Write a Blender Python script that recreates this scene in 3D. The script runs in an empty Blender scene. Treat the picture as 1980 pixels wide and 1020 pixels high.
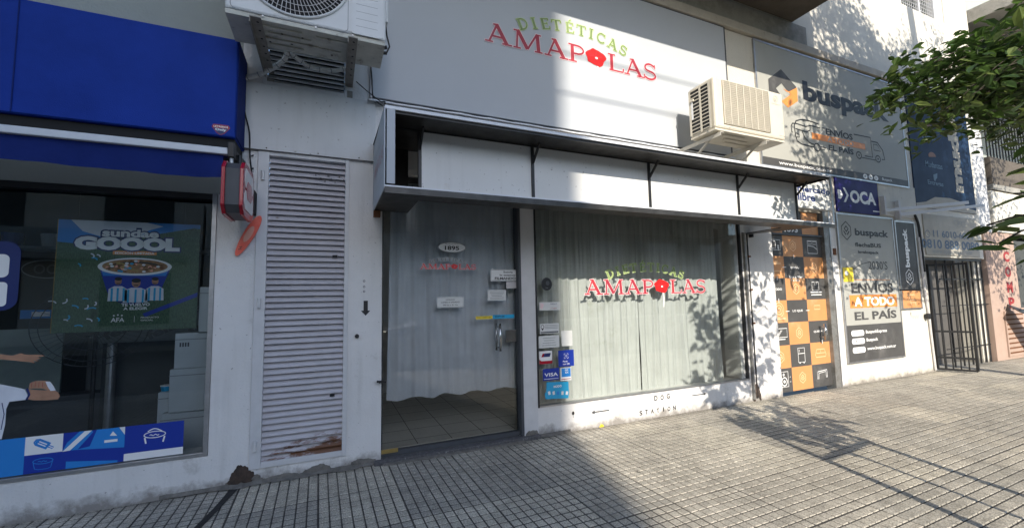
import bpy, math, random
import numpy as np
from mathutils import Vector, Matrix
R = math.radians
random.seed(7); rng = np.random.default_rng(7)
sc = bpy.context.scene
COL = sc.collection

# ------------------------------------------------------------------ camera
CAMY, CAMH, FPX = -3.545, 1.25, 815.0
yaw, pitch, roll = R(23.4), R(4.8), R(-1.15)
fw = Vector((math.sin(yaw)*math.cos(pitch), math.cos(yaw)*math.cos(pitch), math.sin(pitch)))
rt0 = Vector((math.cos(yaw), -math.sin(yaw), 0)); up0 = rt0.cross(fw)
rt = math.cos(roll)*rt0 + math.sin(roll)*up0
up = -math.sin(roll)*rt0 + math.cos(roll)*up0
cd = bpy.data.cameras.new('camera'); cam = bpy.data.objects.new('camera', cd); COL.objects.link(cam)
cd.sensor_width = 36; cd.lens = FPX/1980*36; cd.clip_end = 500; cd.clip_start = .05
cam.matrix_world = Matrix(((rt.x, up.x, -fw.x, 0), (rt.y, up.y, -fw.y, CAMY), (rt.z, up.z, -fw.z, CAMH), (0, 0, 0, 1)))
sc.camera = cam

# ------------------------------------------------------------------ light
SUN = Vector((.28, 1, -.56)).normalized()          # direction the light travels
EL = math.asin(-SUN.z); AZ = math.atan2(-SUN.x, -SUN.y)
w = bpy.data.worlds.new('World'); sc.world = w; w.use_nodes = True
nt = w.node_tree; bg = nt.nodes['Background']
sky = nt.nodes.new('ShaderNodeTexSky'); sky.sky_type = 'NISHITA'; sky.sun_disc = False
sky.sun_elevation = EL; sky.sun_rotation = AZ; sky.ozone_density = 2.2
nt.links.new(sky.outputs[0], bg.inputs[0]); bg.inputs[1].default_value = .15
sl = bpy.data.lights.new('sun', 'SUN'); sl.energy = 3.15; sl.angle = R(.5); sl.color = (1, .915, .78)
so = bpy.data.objects.new('sun', sl); COL.objects.link(so)
so.rotation_euler = SUN.to_track_quat('-Z', 'Y').to_euler(); so.location = (0, -10, 12)
sc.view_settings.view_transform = 'Standard'; sc.view_settings.look = 'None'
sc.view_settings.gamma = 1; sc.view_settings.exposure = 1.08
sc.render.engine = 'CYCLES'
sc.cycles.max_bounces = 8; sc.cycles.transparent_max_bounces = 16

# ------------------------------------------------------------------ materials
def lin(c):
    return tuple(((v/255)/12.92 if v/255 <= .04045 else ((v/255+.055)/1.055)**2.4) for v in c)
MATS = {}
def mat(name, col, rough=.6, metal=0, var=.0, scale=4, bump=0, bscale=40, spec=.5, trans=0, coat=0, stain=None, stain_scale=1.2, stain_lo=.58, stain_hi=.72, stretch=None, col2=None):
    """procedural Principled material; col is linear albedo."""
    if name in MATS: return MATS[name]
    m = bpy.data.materials.new(name); m.use_nodes = True; n = m.node_tree.nodes; L = m.node_tree.links
    b = n['Principled BSDF']
    b.inputs['Roughness'].default_value = rough; b.inputs['Metallic'].default_value = metal
    b.inputs['Specular IOR Level'].default_value = spec
    b.inputs['Coat Weight'].default_value = coat
    c4 = (*col, 1)
    b.inputs['Base Color'].default_value = c4
    tc = n.new('ShaderNodeTexCoord'); src = tc.outputs['Object']
    if stretch:
        mp = n.new('ShaderNodeMapping'); mp.inputs['Scale'].default_value = stretch; L.new(src, mp.inputs[0]); src = mp.outputs[0]
    cur = None
    if var:
        t = n.new('ShaderNodeTexNoise'); t.inputs['Scale'].default_value = scale; t.inputs['Detail'].default_value = 6; t.inputs['Roughness'].default_value = .65
        L.new(src, t.inputs['Vector'])
        r = n.new('ShaderNodeMapRange'); r.inputs[1].default_value = .3; r.inputs[2].default_value = .7; r.inputs[3].default_value = 0; r.inputs[4].default_value = 1
        L.new(t.outputs[0], r.inputs[0])
        mx = n.new('ShaderNodeMix'); mx.data_type = 'RGBA'
        c2 = col2 if col2 else tuple(v*(1-var) for v in col)
        mx.inputs['A'].default_value = c4; mx.inputs['B'].default_value = (*c2, 1)
        L.new(r.outputs[0], mx.inputs['Factor']); cur = mx.outputs['Result']
        rr = n.new('ShaderNodeMapRange'); rr.inputs[3].default_value = max(.05, rough-.1); rr.inputs[4].default_value = min(1, rough+.12)
        L.new(t.outputs[0], rr.inputs[0]); L.new(rr.outputs[0], b.inputs['Roughness'])
    if stain:
        t2 = n.new('ShaderNodeTexNoise'); t2.inputs['Scale'].default_value = stain_scale; t2.inputs['Detail'].default_value = 9; t2.inputs['Roughness'].default_value = .7
        L.new(tc.outputs['Object'] if not stretch else src, t2.inputs['Vector'])
        r2 = n.new('ShaderNodeMapRange'); r2.inputs[1].default_value = stain_lo; r2.inputs[2].default_value = stain_hi
        L.new(t2.outputs[0], r2.inputs[0])
        m2 = n.new('ShaderNodeMix'); m2.data_type = 'RGBA'; m2.inputs['A'].default_value = c4; m2.inputs['B'].default_value = (*stain, 1)
        if cur: L.new(cur, m2.inputs['A'])
        L.new(r2.outputs[0], m2.inputs['Factor']); cur = m2.outputs['Result']
    if cur: L.new(cur, b.inputs['Base Color'])
    if bump:
        t3 = n.new('ShaderNodeTexNoise'); t3.inputs['Scale'].default_value = bscale; t3.inputs['Detail'].default_value = 5
        L.new(src, t3.inputs['Vector'])
        bp = n.new('ShaderNodeBump'); bp.inputs['Strength'].default_value = bump; bp.inputs['Distance'].default_value = .01
        L.new(t3.outputs[0], bp.inputs['Height']); L.new(bp.outputs[0], b.inputs['Normal'])
    if trans:
        tr = n.new('ShaderNodeBsdfTranslucent'); ms = n.new('ShaderNodeMixShader'); ms.inputs[0].default_value = trans
        tr.inputs[0].default_value = c4
        if cur: L.new(cur, tr.inputs[0])
        L.new(b.outputs[0], ms.inputs[1]); L.new(tr.outputs[0], ms.inputs[2]); L.new(ms.outputs[0], n['Material Output'].inputs[0])
    MATS[name] = m; return m
def glass(name, tint, ior=1.5, rough=0.0):
    m = bpy.data.materials.new(name); m.use_nodes = True; n = m.node_tree.nodes; L = m.node_tree.links
    n.remove(n['Principled BSDF'])
    t = n.new('ShaderNodeBsdfTransparent'); t.inputs[0].default_value = (*tint, 1)
    g = n.new('ShaderNodeBsdfGlossy'); g.inputs['Roughness'].default_value = rough
    f = n.new('ShaderNodeFresnel'); f.inputs[0].default_value = ior
    mu = n.new('ShaderNodeMath'); mu.operation = 'MULTIPLY'; mu.inputs[1].default_value = 1.7; mu.use_clamp = True
    nz = n.new('ShaderNodeTexNoise'); nz.inputs['Scale'].default_value = 1.1; nz.inputs['Detail'].default_value = 1
    tc = n.new('ShaderNodeTexCoord'); L.new(tc.outputs['Object'], nz.inputs['Vector'])
    bp = n.new('ShaderNodeBump'); bp.inputs['Strength'].default_value = .06; bp.inputs['Distance'].default_value = .02
    L.new(nz.outputs[0], bp.inputs['Height']); L.new(bp.outputs[0], g.inputs['Normal'])
    x = n.new('ShaderNodeMixShader'); L.new(f.outputs[0], mu.inputs[0]); L.new(mu.outputs[0], x.inputs[0]); L.new(t.outputs[0], x.inputs[1]); L.new(g.outputs[0], x.inputs[2])
    L.new(x.outputs[0], n['Material Output'].inputs[0]); return m

DIRT = (.10, .085, .07)
M_wall = mat('painted_plaster', (.74, .73, .72), .75, var=.16, scale=1.6, bump=.35, bscale=70, stain=(.42, .40, .37), stain_scale=3.2, stain_lo=.60, stain_hi=.74)
def grime(m, foot=.16, streak=.25):
    n = m.node_tree.nodes; L = m.node_tree.links; b = n['Principled BSDF']; src = b.inputs['Base Color'].links[0].from_socket
    tc = n.new('ShaderNodeTexCoord'); sp = n.new('ShaderNodeSeparateXYZ'); L.new(tc.outputs['Object'], sp.inputs[0])
    mp = n.new('ShaderNodeMapping'); mp.inputs['Scale'].default_value = (9, 9, .55); L.new(tc.outputs['Object'], mp.inputs[0])
    n1 = n.new('ShaderNodeTexNoise'); n1.inputs['Scale'].default_value = 1.6; n1.inputs['Detail'].default_value = 7; L.new(mp.outputs[0], n1.inputs['Vector'])
    r1 = n.new('ShaderNodeMapRange'); r1.inputs[1].default_value = .55; r1.inputs[2].default_value = .78; r1.inputs[3].default_value = 0; r1.inputs[4].default_value = streak; L.new(n1.outputs[0], r1.inputs[0])
    n2 = n.new('ShaderNodeTexNoise'); n2.inputs['Scale'].default_value = 7; n2.inputs['Detail'].default_value = 9; n2.inputs['Roughness'].default_value = .72; L.new(tc.outputs['Object'], n2.inputs['Vector'])
    mz = n.new('ShaderNodeMath'); mz.operation = 'MULTIPLY_ADD'; mz.inputs[1].default_value = -foot*2.6; L.new(n2.outputs[0], mz.inputs[0]); L.new(sp.outputs[2], mz.inputs[2])
    r2 = n.new('ShaderNodeMapRange'); r2.inputs[1].default_value = -foot*1.25; r2.inputs[2].default_value = -foot*.55; r2.inputs[3].default_value = .8; r2.inputs[4].default_value = 0; L.new(mz.outputs[0], r2.inputs[0])
    n3 = n.new('ShaderNodeTexNoise'); n3.inputs['Scale'].default_value = 38; n3.inputs['Detail'].default_value = 2; L.new(tc.outputs['Object'], n3.inputs['Vector'])
    r3 = n.new('ShaderNodeMapRange'); r3.inputs[1].default_value = .70; r3.inputs[2].default_value = .75; r3.inputs[3].default_value = 0; r3.inputs[4].default_value = .6; L.new(n3.outputs[0], r3.inputs[0])
    cur = src
    for f, c in ((r1, (.33, .32, .30)), (r3, (.16, .15, .14)), (r2, (.17, .15, .13))):
        x = n.new('ShaderNodeMix'); x.data_type = 'RGBA'; L.new(cur, x.inputs['A']); x.inputs['B'].default_value = (*c, 1); L.new(f.outputs[0], x.inputs['Factor']); cur = x.outputs['Result']
    L.new(cur, b.inputs['Base Color'])
grime(M_wall, .12)
M_wall2 = mat('cream_plaster', (.66, .63, .56), .8, var=.14, scale=1.3, bump=.35, bscale=60, stain=(.42, .40, .35), stain_scale=2.5, stain_lo=.6, stain_hi=.75)
grime(M_wall2, .10, .22)
M_greywall = mat('grey_green_plaster', (.36, .39, .37), .8, var=.12, scale=2, bump=.25, bscale=60)
M_conc = mat('aged_concrete', (.34, .33, .30), .9, var=.3, scale=2.3, bump=.4, bscale=50, stain=(.15, .145, .13), stain_scale=2.2, stain_lo=.5, stain_hi=.7)
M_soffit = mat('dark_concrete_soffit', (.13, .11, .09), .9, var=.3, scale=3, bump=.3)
M_cornice = mat('beige_cornice_paint', (.46, .42, .36), .8, var=.2, scale=5, bump=.3, stain=(.25, .22, .18), stain_scale=5)
M_sheet = mat('white_painted_sheet', (.60, .61, .62), .42, var=.12, scale=1.4, bump=.05, bscale=9, stain=(.40, .39, .37), stain_scale=5, stain_lo=.64, stain_hi=.75)
grime(M_sheet, .01, .22)
M_metalw = mat('white_enamel_metal', (.62, .62, .63), .45, var=.12, scale=8, bump=.05, bscale=30, stain=(.30, .24, .19), stain_scale=9, stain_lo=.68, stain_hi=.76)
M_vinyl = mat('white_vinyl_banner', (.48, .505, .54), .55, spec=.2, var=.05, scale=1.0, bump=.10, bscale=2.2)
M_vinyl2 = mat('white_backlit_panel', (.74, .745, .74), .30, var=.07, scale=2.0, bump=.08, bscale=3, stain=(.55, .50, .43), stain_scale=2.6, stain_lo=.63, stain_hi=.78)
M_alu = mat('brushed_aluminium', (.50, .50, .51), .38, metal=.85, var=.25, scale=14, bump=.05)
M_galv = mat('galvanised_sheet', (.34, .335, .32), .5, metal=.55, var=.35, scale=11, bump=.08, stain=(.13, .11, .09), stain_scale=7, stain_lo=.5, stain_hi=.72)
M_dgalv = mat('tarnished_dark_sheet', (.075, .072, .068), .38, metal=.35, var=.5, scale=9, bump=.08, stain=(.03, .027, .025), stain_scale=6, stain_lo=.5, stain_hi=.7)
M_steel = mat('polished_steel', (.6, .6, .6), .18, metal=1, var=.1, scale=20)
M_black = mat('black_metal', (.018, .018, .02), .45, var=.3, scale=12)
M_blackm = mat('matt_black', (.01, .01, .011), .8)
M_rub = mat('black_cable_rubber', (.015, .015, .016), .6)
M_blue = mat('royal_blue_canvas', (.003, .038, .32), .68, var=.28, scale=2.5, bump=.12, bscale=160, spec=.25)
M_blue2 = mat('navy_canvas', (.005, .02, .15), .75, var=.25, scale=5, bump=.2, bscale=30, spec=.2)
M_whitealu = mat('white_aluminium_bar', (.68, .70, .74), .35, var=.08, scale=12)
grime(M_vinyl2, .01, .16)
M_ac = mat('white_plastic_casing', (.68, .69, .69), .42, var=.08, scale=5, stain=(.42, .38, .32), stain_scale=6, stain_lo=.66, stain_hi=.8)
M_acold = mat('cream_casing', (.66, .61, .51), .5, var=.12, scale=6, stain=(.36, .29, .21), stain_scale=8, stain_lo=.62, stain_hi=.76)
M_pan = mat('galvanised_base_pan', (.58, .57, .50), .5, metal=.0, var=.3, scale=9, stain=(.18, .15, .11), stain_scale=9, stain_lo=.56, stain_hi=.7)
M_rust = mat('rusty_steel', (.19, .075, .03), .9, var=.5, scale=18, bump=.4, bscale=60)
M_angle = mat('weathered_steel_angle', (.30, .28, .25), .6, metal=.3, var=.35, scale=15, stain=(.14, .08, .05), stain_scale=18, stain_lo=.6, stain_hi=.72)
M_wangle = mat('white_steel_angle', (.60, .57, .50), .55, var=.2, scale=15, stain=(.28, .18, .10), stain_scale=16, stain_lo=.62, stain_hi=.72)
M_coil = mat('dark_coil_fins', (.03, .03, .03), .7, var=.4, scale=30)
M_red = mat('red_acrylic', (.38, .006, .022), .25, coat=.3)
M_coral = mat('coral_reflection', (.86, .10, .06), .5, var=.2, scale=14, col2=(.90, .20, .13))
M_peach = mat('peach_print_and_reflection', (.85, .38, .28), .5)
M_dkgrey = mat('charcoal_grey', (.07, .075, .085), .5, var=.2, scale=8)
M_curt = mat('grey_blue_curtain', (.62, .64, .635), .9, var=.12, scale=5, bump=.2, bscale=250, trans=.22, spec=.1, stain=(.42, .44, .38), stain_scale=1.8, stain_lo=.60, stain_hi=.75)
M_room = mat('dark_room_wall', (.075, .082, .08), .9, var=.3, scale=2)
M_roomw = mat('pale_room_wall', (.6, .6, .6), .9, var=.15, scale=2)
M_granite = mat('worn_granite_threshold', (.13, .125, .13), .7, var=.6, scale=45, bump=.4, bscale=60, stain=(.3, .29, .28), stain_scale=30, stain_lo=.6, stain_hi=.68)
M_cem = mat('grey_cement_mortar', (.20, .185, .165), .95, var=.5, scale=18, bump=.9, bscale=45)
M_hole = mat('broken_plaster_brick', (.085, .055, .040), .95, var=.6, scale=22, bump=1, bscale=40, col2=(.03, .024, .02))
M_org = mat('orange_vinyl', (.62, .29, .11), .5, var=.15, scale=3, stain=(.64, .44, .27), stain_scale=1.3, stain_lo=.52, stain_hi=.72)
M_dk = mat('dark_grey_vinyl', (.085, .083, .082), .5, var=.25, spec=.3, scale=3, stain=(.15, .145, .14), stain_scale=2, stain_lo=.55, stain_hi=.75)
M_bp = mat('pale_grey_vinyl', (.40, .40, .37), .55, spec=.25, var=.08, scale=2, bump=.05, bscale=4)
M_ink = mat('black_ink', (.012, .012, .014), .5)
M_wht = mat('white_ink', (.80, .80, .80), .45)
M_grey = mat('grey_ink', (.25, .26, .27), .5)
M_oin = mat('orange_ink', (.75, .27, .06), .45)
M_lred = mat('brick_red_ink', (.46, .035, .045), .5, var=.4, scale=3.2, col2=(.30, .022, .05))
M_pink = mat('pale_pink_ink', (.80, .60, .62), .5)
M_green = mat('olive_green_ink', (.085, .15, .045), .5, var=.5, scale=2.5, col2=(.30, .38, .16))
M_lime = mat('lime_ink', (.55, .68, .30), .5)
M_poppy = mat('poppy_red', (.78, .015, .012), .45, var=.5, scale=30, col2=(.55, .005, .008))
M_navy = mat('navy_ink', (.012, .025, .13), .45)
M_oca = mat('indigo_vinyl', (.014, .009, .12), .5, spec=.2, var=.1, scale=4)
M_teal = mat('faded_navy_vinyl', (.008, .028, .075), .6, spec=.25, var=.35, scale=2.4, stain=(.03, .09, .19), stain_scale=2)
M_beige = mat('beige_board', (.42, .39, .33), .7, var=.15, scale=3)
M_bltxt = mat('faded_blue_ink', (.10, .15, .22), .6)
M_sky = mat('light_blue_ink', (.02, .22, .62), .4)
M_dblue = mat('deep_blue_ink', (.008, .035, .32), .4)
M_cyan = mat('cyan_ink', (.02, .35, .62), .4)
M_paper = mat('printed_paper', (.68, .69, .68), .6, var=.08, scale=12)
M_yel = mat('yellow_label', (.80, .62, .04), .5)
M_gold = mat('brass_fitting_and_edge_glow', (.42, .30, .10), .4, metal=.4, var=.3, scale=14)
M_skin = mat('printed_skin', (.45, .24, .15), .5, var=.3, scale=16)
M_jersey = mat('printed_white_jersey', (.72, .74, .80), .5, var=.15, scale=8)
M_pinkw = mat('pink_plaster', (.44, .32, .26), .85, var=.15, scale=2, bump=.3)
M_dred = mat('dark_red_ink', (.32, .03, .03), .6)
M_gate = mat('gate_grey_sheet', (.11, .105, .10), .6, var=.25, scale=3)
M_iron = mat('black_wrought_iron', (.02, .02, .022), .5, var=.4, scale=14)
M_conduit = mat('white_pvc', (.62, .60, .60), .5, var=.2, scale=8)
M_foam = mat('white_foam_wrap', (.80, .79, .76), .8, var=.3, scale=20, bump=.5, bscale=60)
M_bark = mat('grey_bark', (.06, .048, .036), .9, var=.5, scale=14, bump=.8, bscale=30)
M_wood = mat('weathered_stake', (.22, .15, .09), .85, var=.4, scale=10)
M_grass = mat('printed_grass', (.010, .034, .020), .5, var=.8, scale=60, col2=(.085, .17, .085), stretch=(2.6, 1, .8), stain=(.012, .03, .012), stain_scale=3)
M_cream = mat('caramel_print', (.46, .27, .11), .5, var=.5, scale=30, col2=(.17, .06, .025))
M_glass_shop = glass('clear_shop_glass', (.90, .93, .92))
M_glass_left = glass('shaded_shop_glass', (.86, .92, .95))
M_glass_door = glass('tinted_door_glass', (.90, .93, .95))
M_mdf = mat('white_carton', (.52, .56, .58), .7, var=.1, scale=6)
M_floor_in = mat('interior_floor_tile', (.62, .60, .53), .4, var=.15, scale=3)
M_joint = mat('floor_joint', (.16, .15, .13), .7)

# ------------------------------------------------------------------ mesh builder
class MB:
    def __init__(s): s.V = []; s.F = []; s.I = []; s.mats = []
    def mi(s, m):
        if m not in s.mats: s.mats.append(m)
        return s.mats.index(m)
    def add(s, vs, fs, m):
        o = len(s.V); s.V += [tuple(float(c) for c in v) for v in vs]; i = s.mi(m)
        for f in fs: s.F.append(tuple(o+k for k in f)); s.I.append(i)
    def box(s, x0, x1, y0, y1, z0, z1, m):
        s.add([(x0,y0,z0),(x1,y0,z0),(x1,y1,z0),(x0,y1,z0),(x0,y0,z1),(x1,y0,z1),(x1,y1,z1),(x0,y1,z1)],
              [(0,3,2,1),(4,5,6,7),(0,1,5,4),(1,2,6,5),(2,3,7,6),(3,0,4,7)], m); return s
    def poly(s, pts, Y, m):
        s.add([(p[0], Y, p[1]) for p in pts], [tuple(range(len(pts)))], m); return s
    def prism(s, pts, y0, y1, m):
        n = len(pts); vs = [(p[0], y0, p[1]) for p in pts]+[(p[0], y1, p[1]) for p in pts]
        fs = [tuple(range(n)), tuple(range(2*n-1, n-1, -1))]+[(i, (i+1) % n, n+(i+1) % n, n+i) for i in range(n)]
        s.add(vs, fs, m); return s
    def prism_x(s, pts, x0, x1, m):          # pts = (y,z)
        n = len(pts); vs = [(x0, p[0], p[1]) for p in pts]+[(x1, p[0], p[1]) for p in pts]
        fs = [tuple(range(n)), tuple(range(2*n-1, n-1, -1))]+[(i, (i+1) % n, n+(i+1) % n, n+i) for i in range(n)]
        s.add(vs, fs, m); return s
    def prism_z(s, pts, z0, z1, m):
        n = len(pts); vs = [(p[0], p[1], z0) for p in pts]+[(p[0], p[1], z1) for p in pts]
        s.add(vs, [tuple(range(n)), tuple(range(2*n-1, n-1, -1))]+[(i, (i+1) % n, n+(i+1) % n, n+i) for i in range(n)], m); return s
    def rect(s, x0, x1, z0, z1, Y, m): return s.poly([(x0,z0),(x1,z0),(x1,z1),(x0,z1)], Y, m)
    def bar(s, a, b, w, h, m, upv=(0,0,1)):
        a = Vector(a); b = Vector(b); d = (b-a).normalized(); u = Vector(upv); sd = d.cross(u)
        if sd.length < 1e-4: sd = d.cross(Vector((1,0,0)))
        sd.normalize(); u = sd.cross(d).normalized()
        vs = []
        for p in (a, b):
            for i, j in ((-1,-1),(1,-1),(1,1),(-1,1)): vs.append(p+sd*i*w/2+u*j*h/2)
        s.add(vs, [(0,1,2,3),(7,6,5,4),(0,4,5,1),(1,5,6,2),(2,6,7,3),(3,7,4,0)], m); return s
    def tube(s, pts, r, m, n=8, cap=True):
        pts = [Vector(p) for p in pts]; k = len(pts); rs = r if isinstance(r, (list, tuple)) else [r]*k
        vs = []; ref = None
        for i, p in enumerate(pts):
            d = (pts[min(i+1, k-1)]-pts[max(i-1, 0)]).normalized()
            if ref is None: ref = d.orthogonal().normalized()
            ref = (ref-d*ref.dot(d)).normalized(); q = d.cross(ref)
            for j in range(n):
                a = 2*math.pi*j/n; vs.append(p+(ref*math.cos(a)+q*math.sin(a))*rs[i])
        fs = [(i*n+j, i*n+(j+1) % n, (i+1)*n+(j+1) % n, (i+1)*n+j) for i in range(k-1) for j in range(n)]
        if cap: fs += [tuple(range(n-1, -1, -1)), tuple((k-1)*n+j for j in range(n))]
        s.add(vs, fs, m); return s
    def stroke(s, pts, wd, Y, m, closed=False):     # flat ribbon in the facade plane, mitred
        k = len(pts); P = [Vector((p[0], p[1])) for p in pts]; L = []; Rr = []
        for i in range(k):
            a = P[(i-1) % k] if (closed or i > 0) else P[i]; b = P[(i+1) % k] if (closed or i < k-1) else P[i]
            d = b-a
            if d.length < 1e-9: d = Vector((1, 0))
            d.normalize(); nn = Vector((-d.y, d.x))
            L.append(P[i]+nn*wd/2); Rr.append(P[i]-nn*wd/2)
        vs = [(p.x, Y, p.y) for p in L]+[(p.x, Y, p.y) for p in Rr]
        rgn = range(k if closed else k-1)
        s.add(vs, [(i, (i+1) % k, k+(i+1) % k, k+i) for i in rgn], m); return s
    def ell(s, cx, cz, rx, rz, Y, m, n=28, a0=0, a1=360):
        return s.poly([(cx+rx*math.cos(R(a0+(a1-a0)*i/n)), cz+rz*math.sin(R(a0+(a1-a0)*i/n))) for i in range(n if a1-a0 == 360 else n+1)], Y, m)
    def ring(s, cx, cz, rx, rz, wd, Y, m, n=28):
        return s.stroke([(cx+rx*math.cos(2*math.pi*i/n), cz+rz*math.sin(2*math.pi*i/n)) for i in range(n)], wd, Y, m, True)
    def text(s, t, x0, x1, z0, z1, Y, m, bold=.0, slant=0, mapf=None):
        vs, fs = text2d(t, bold)
        f = mapf or (lambda u, v: (x0+(x1-x0)*u+slant*(z1-z0)*v, Y, z0+(z1-z0)*v))
        s.add([f(u, v) for u, v in vs], fs, m); return s
    def build(s, name, parent=None, bevel=0, smooth=False, **tags):
        me = bpy.data.meshes.new(name); me.from_pydata(s.V, [], s.F); me.update()
        for m in s.mats: me.materials.append(m)
        me.polygons.foreach_set('material_index', s.I)
        if smooth: me.polygons.foreach_set('use_smooth', [True]*len(s.F))
        o = bpy.data.objects.new(name, me); COL.objects.link(o)
        if parent:
            o.parent = parent; o.matrix_parent_inverse = Matrix.Identity(4)
            off = Vector((0,0,0)); p = parent
            while p: off += p.location; p = p.parent
            if off.length: me.transform(Matrix.Translation(-off))
        if bevel:
            b = o.modifiers.new('bevel', 'BEVEL'); b.width = bevel; b.segments = 2; b.limit_method = 'ANGLE'; b.angle_limit = R(40)
        tag(o, **tags); return o
def tag(o, label=None, cat=None, group=None, kind=None):
    if label: o['label'] = label
    if cat: o['category'] = cat
    if group: o['group'] = group
    if kind: o['kind'] = kind
def thing(name, label, cat, loc=(0,0,0), group=None):
    o = bpy.data.objects.new(name, None); COL.objects.link(o); o.location = loc; o.empty_display_size = .1
    tag(o, label, cat, group); return o
_tc = {}
def text2d(t, bold):
    k = (t, bold)
    if k in _tc: return _tc[k]
    cu = bpy.data.curves.new('t', 'FONT'); cu.body = t; cu.offset = bold; cu.resolution_u = 3
    ob = bpy.data.objects.new('t', cu); COL.objects.link(ob)
    dg = bpy.context.evaluated_depsgraph_get(); dg.update()
    me = bpy.data.meshes.new_from_object(ob.evaluated_get(dg))
    vs = [(v.co.x, v.co.y) for v in me.vertices]; fs = [tuple(p.vertices) for p in me.polygons]
    bpy.data.objects.remove(ob); bpy.data.curves.remove(cu); bpy.data.meshes.remove(me)
    xs = [v[0] for v in vs]; ys = [v[1] for v in vs]; a, b, c, d = min(xs), max(xs), min(ys), max(ys)
    _tc[k] = ([((x-a)/(b-a), (y-c)/(d-c)) for x, y in vs], fs); return _tc[k]
# ray through a point of the measured picture meeting the plane y = Y: used to read off facade coordinates
def at(px, py, Y=0.0):
    r = rt*((px-990)/FPX) - up*((py-510)/FPX) + fw
    t = (Y-CAMY)/r.y; return (r.x*t, CAMH+r.z*t)
def pr(pts, Y=0.0): return [at(a, b, Y) for a, b in pts]
def rr(x0, y0, x1, y1, Y=0.0):      # world rectangle x0,x1,z0,z1 of two opposite corners
    a = at(x0, y0, Y); b = at(x1, y1, Y); return a[0], b[0], b[1], a[1]

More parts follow.
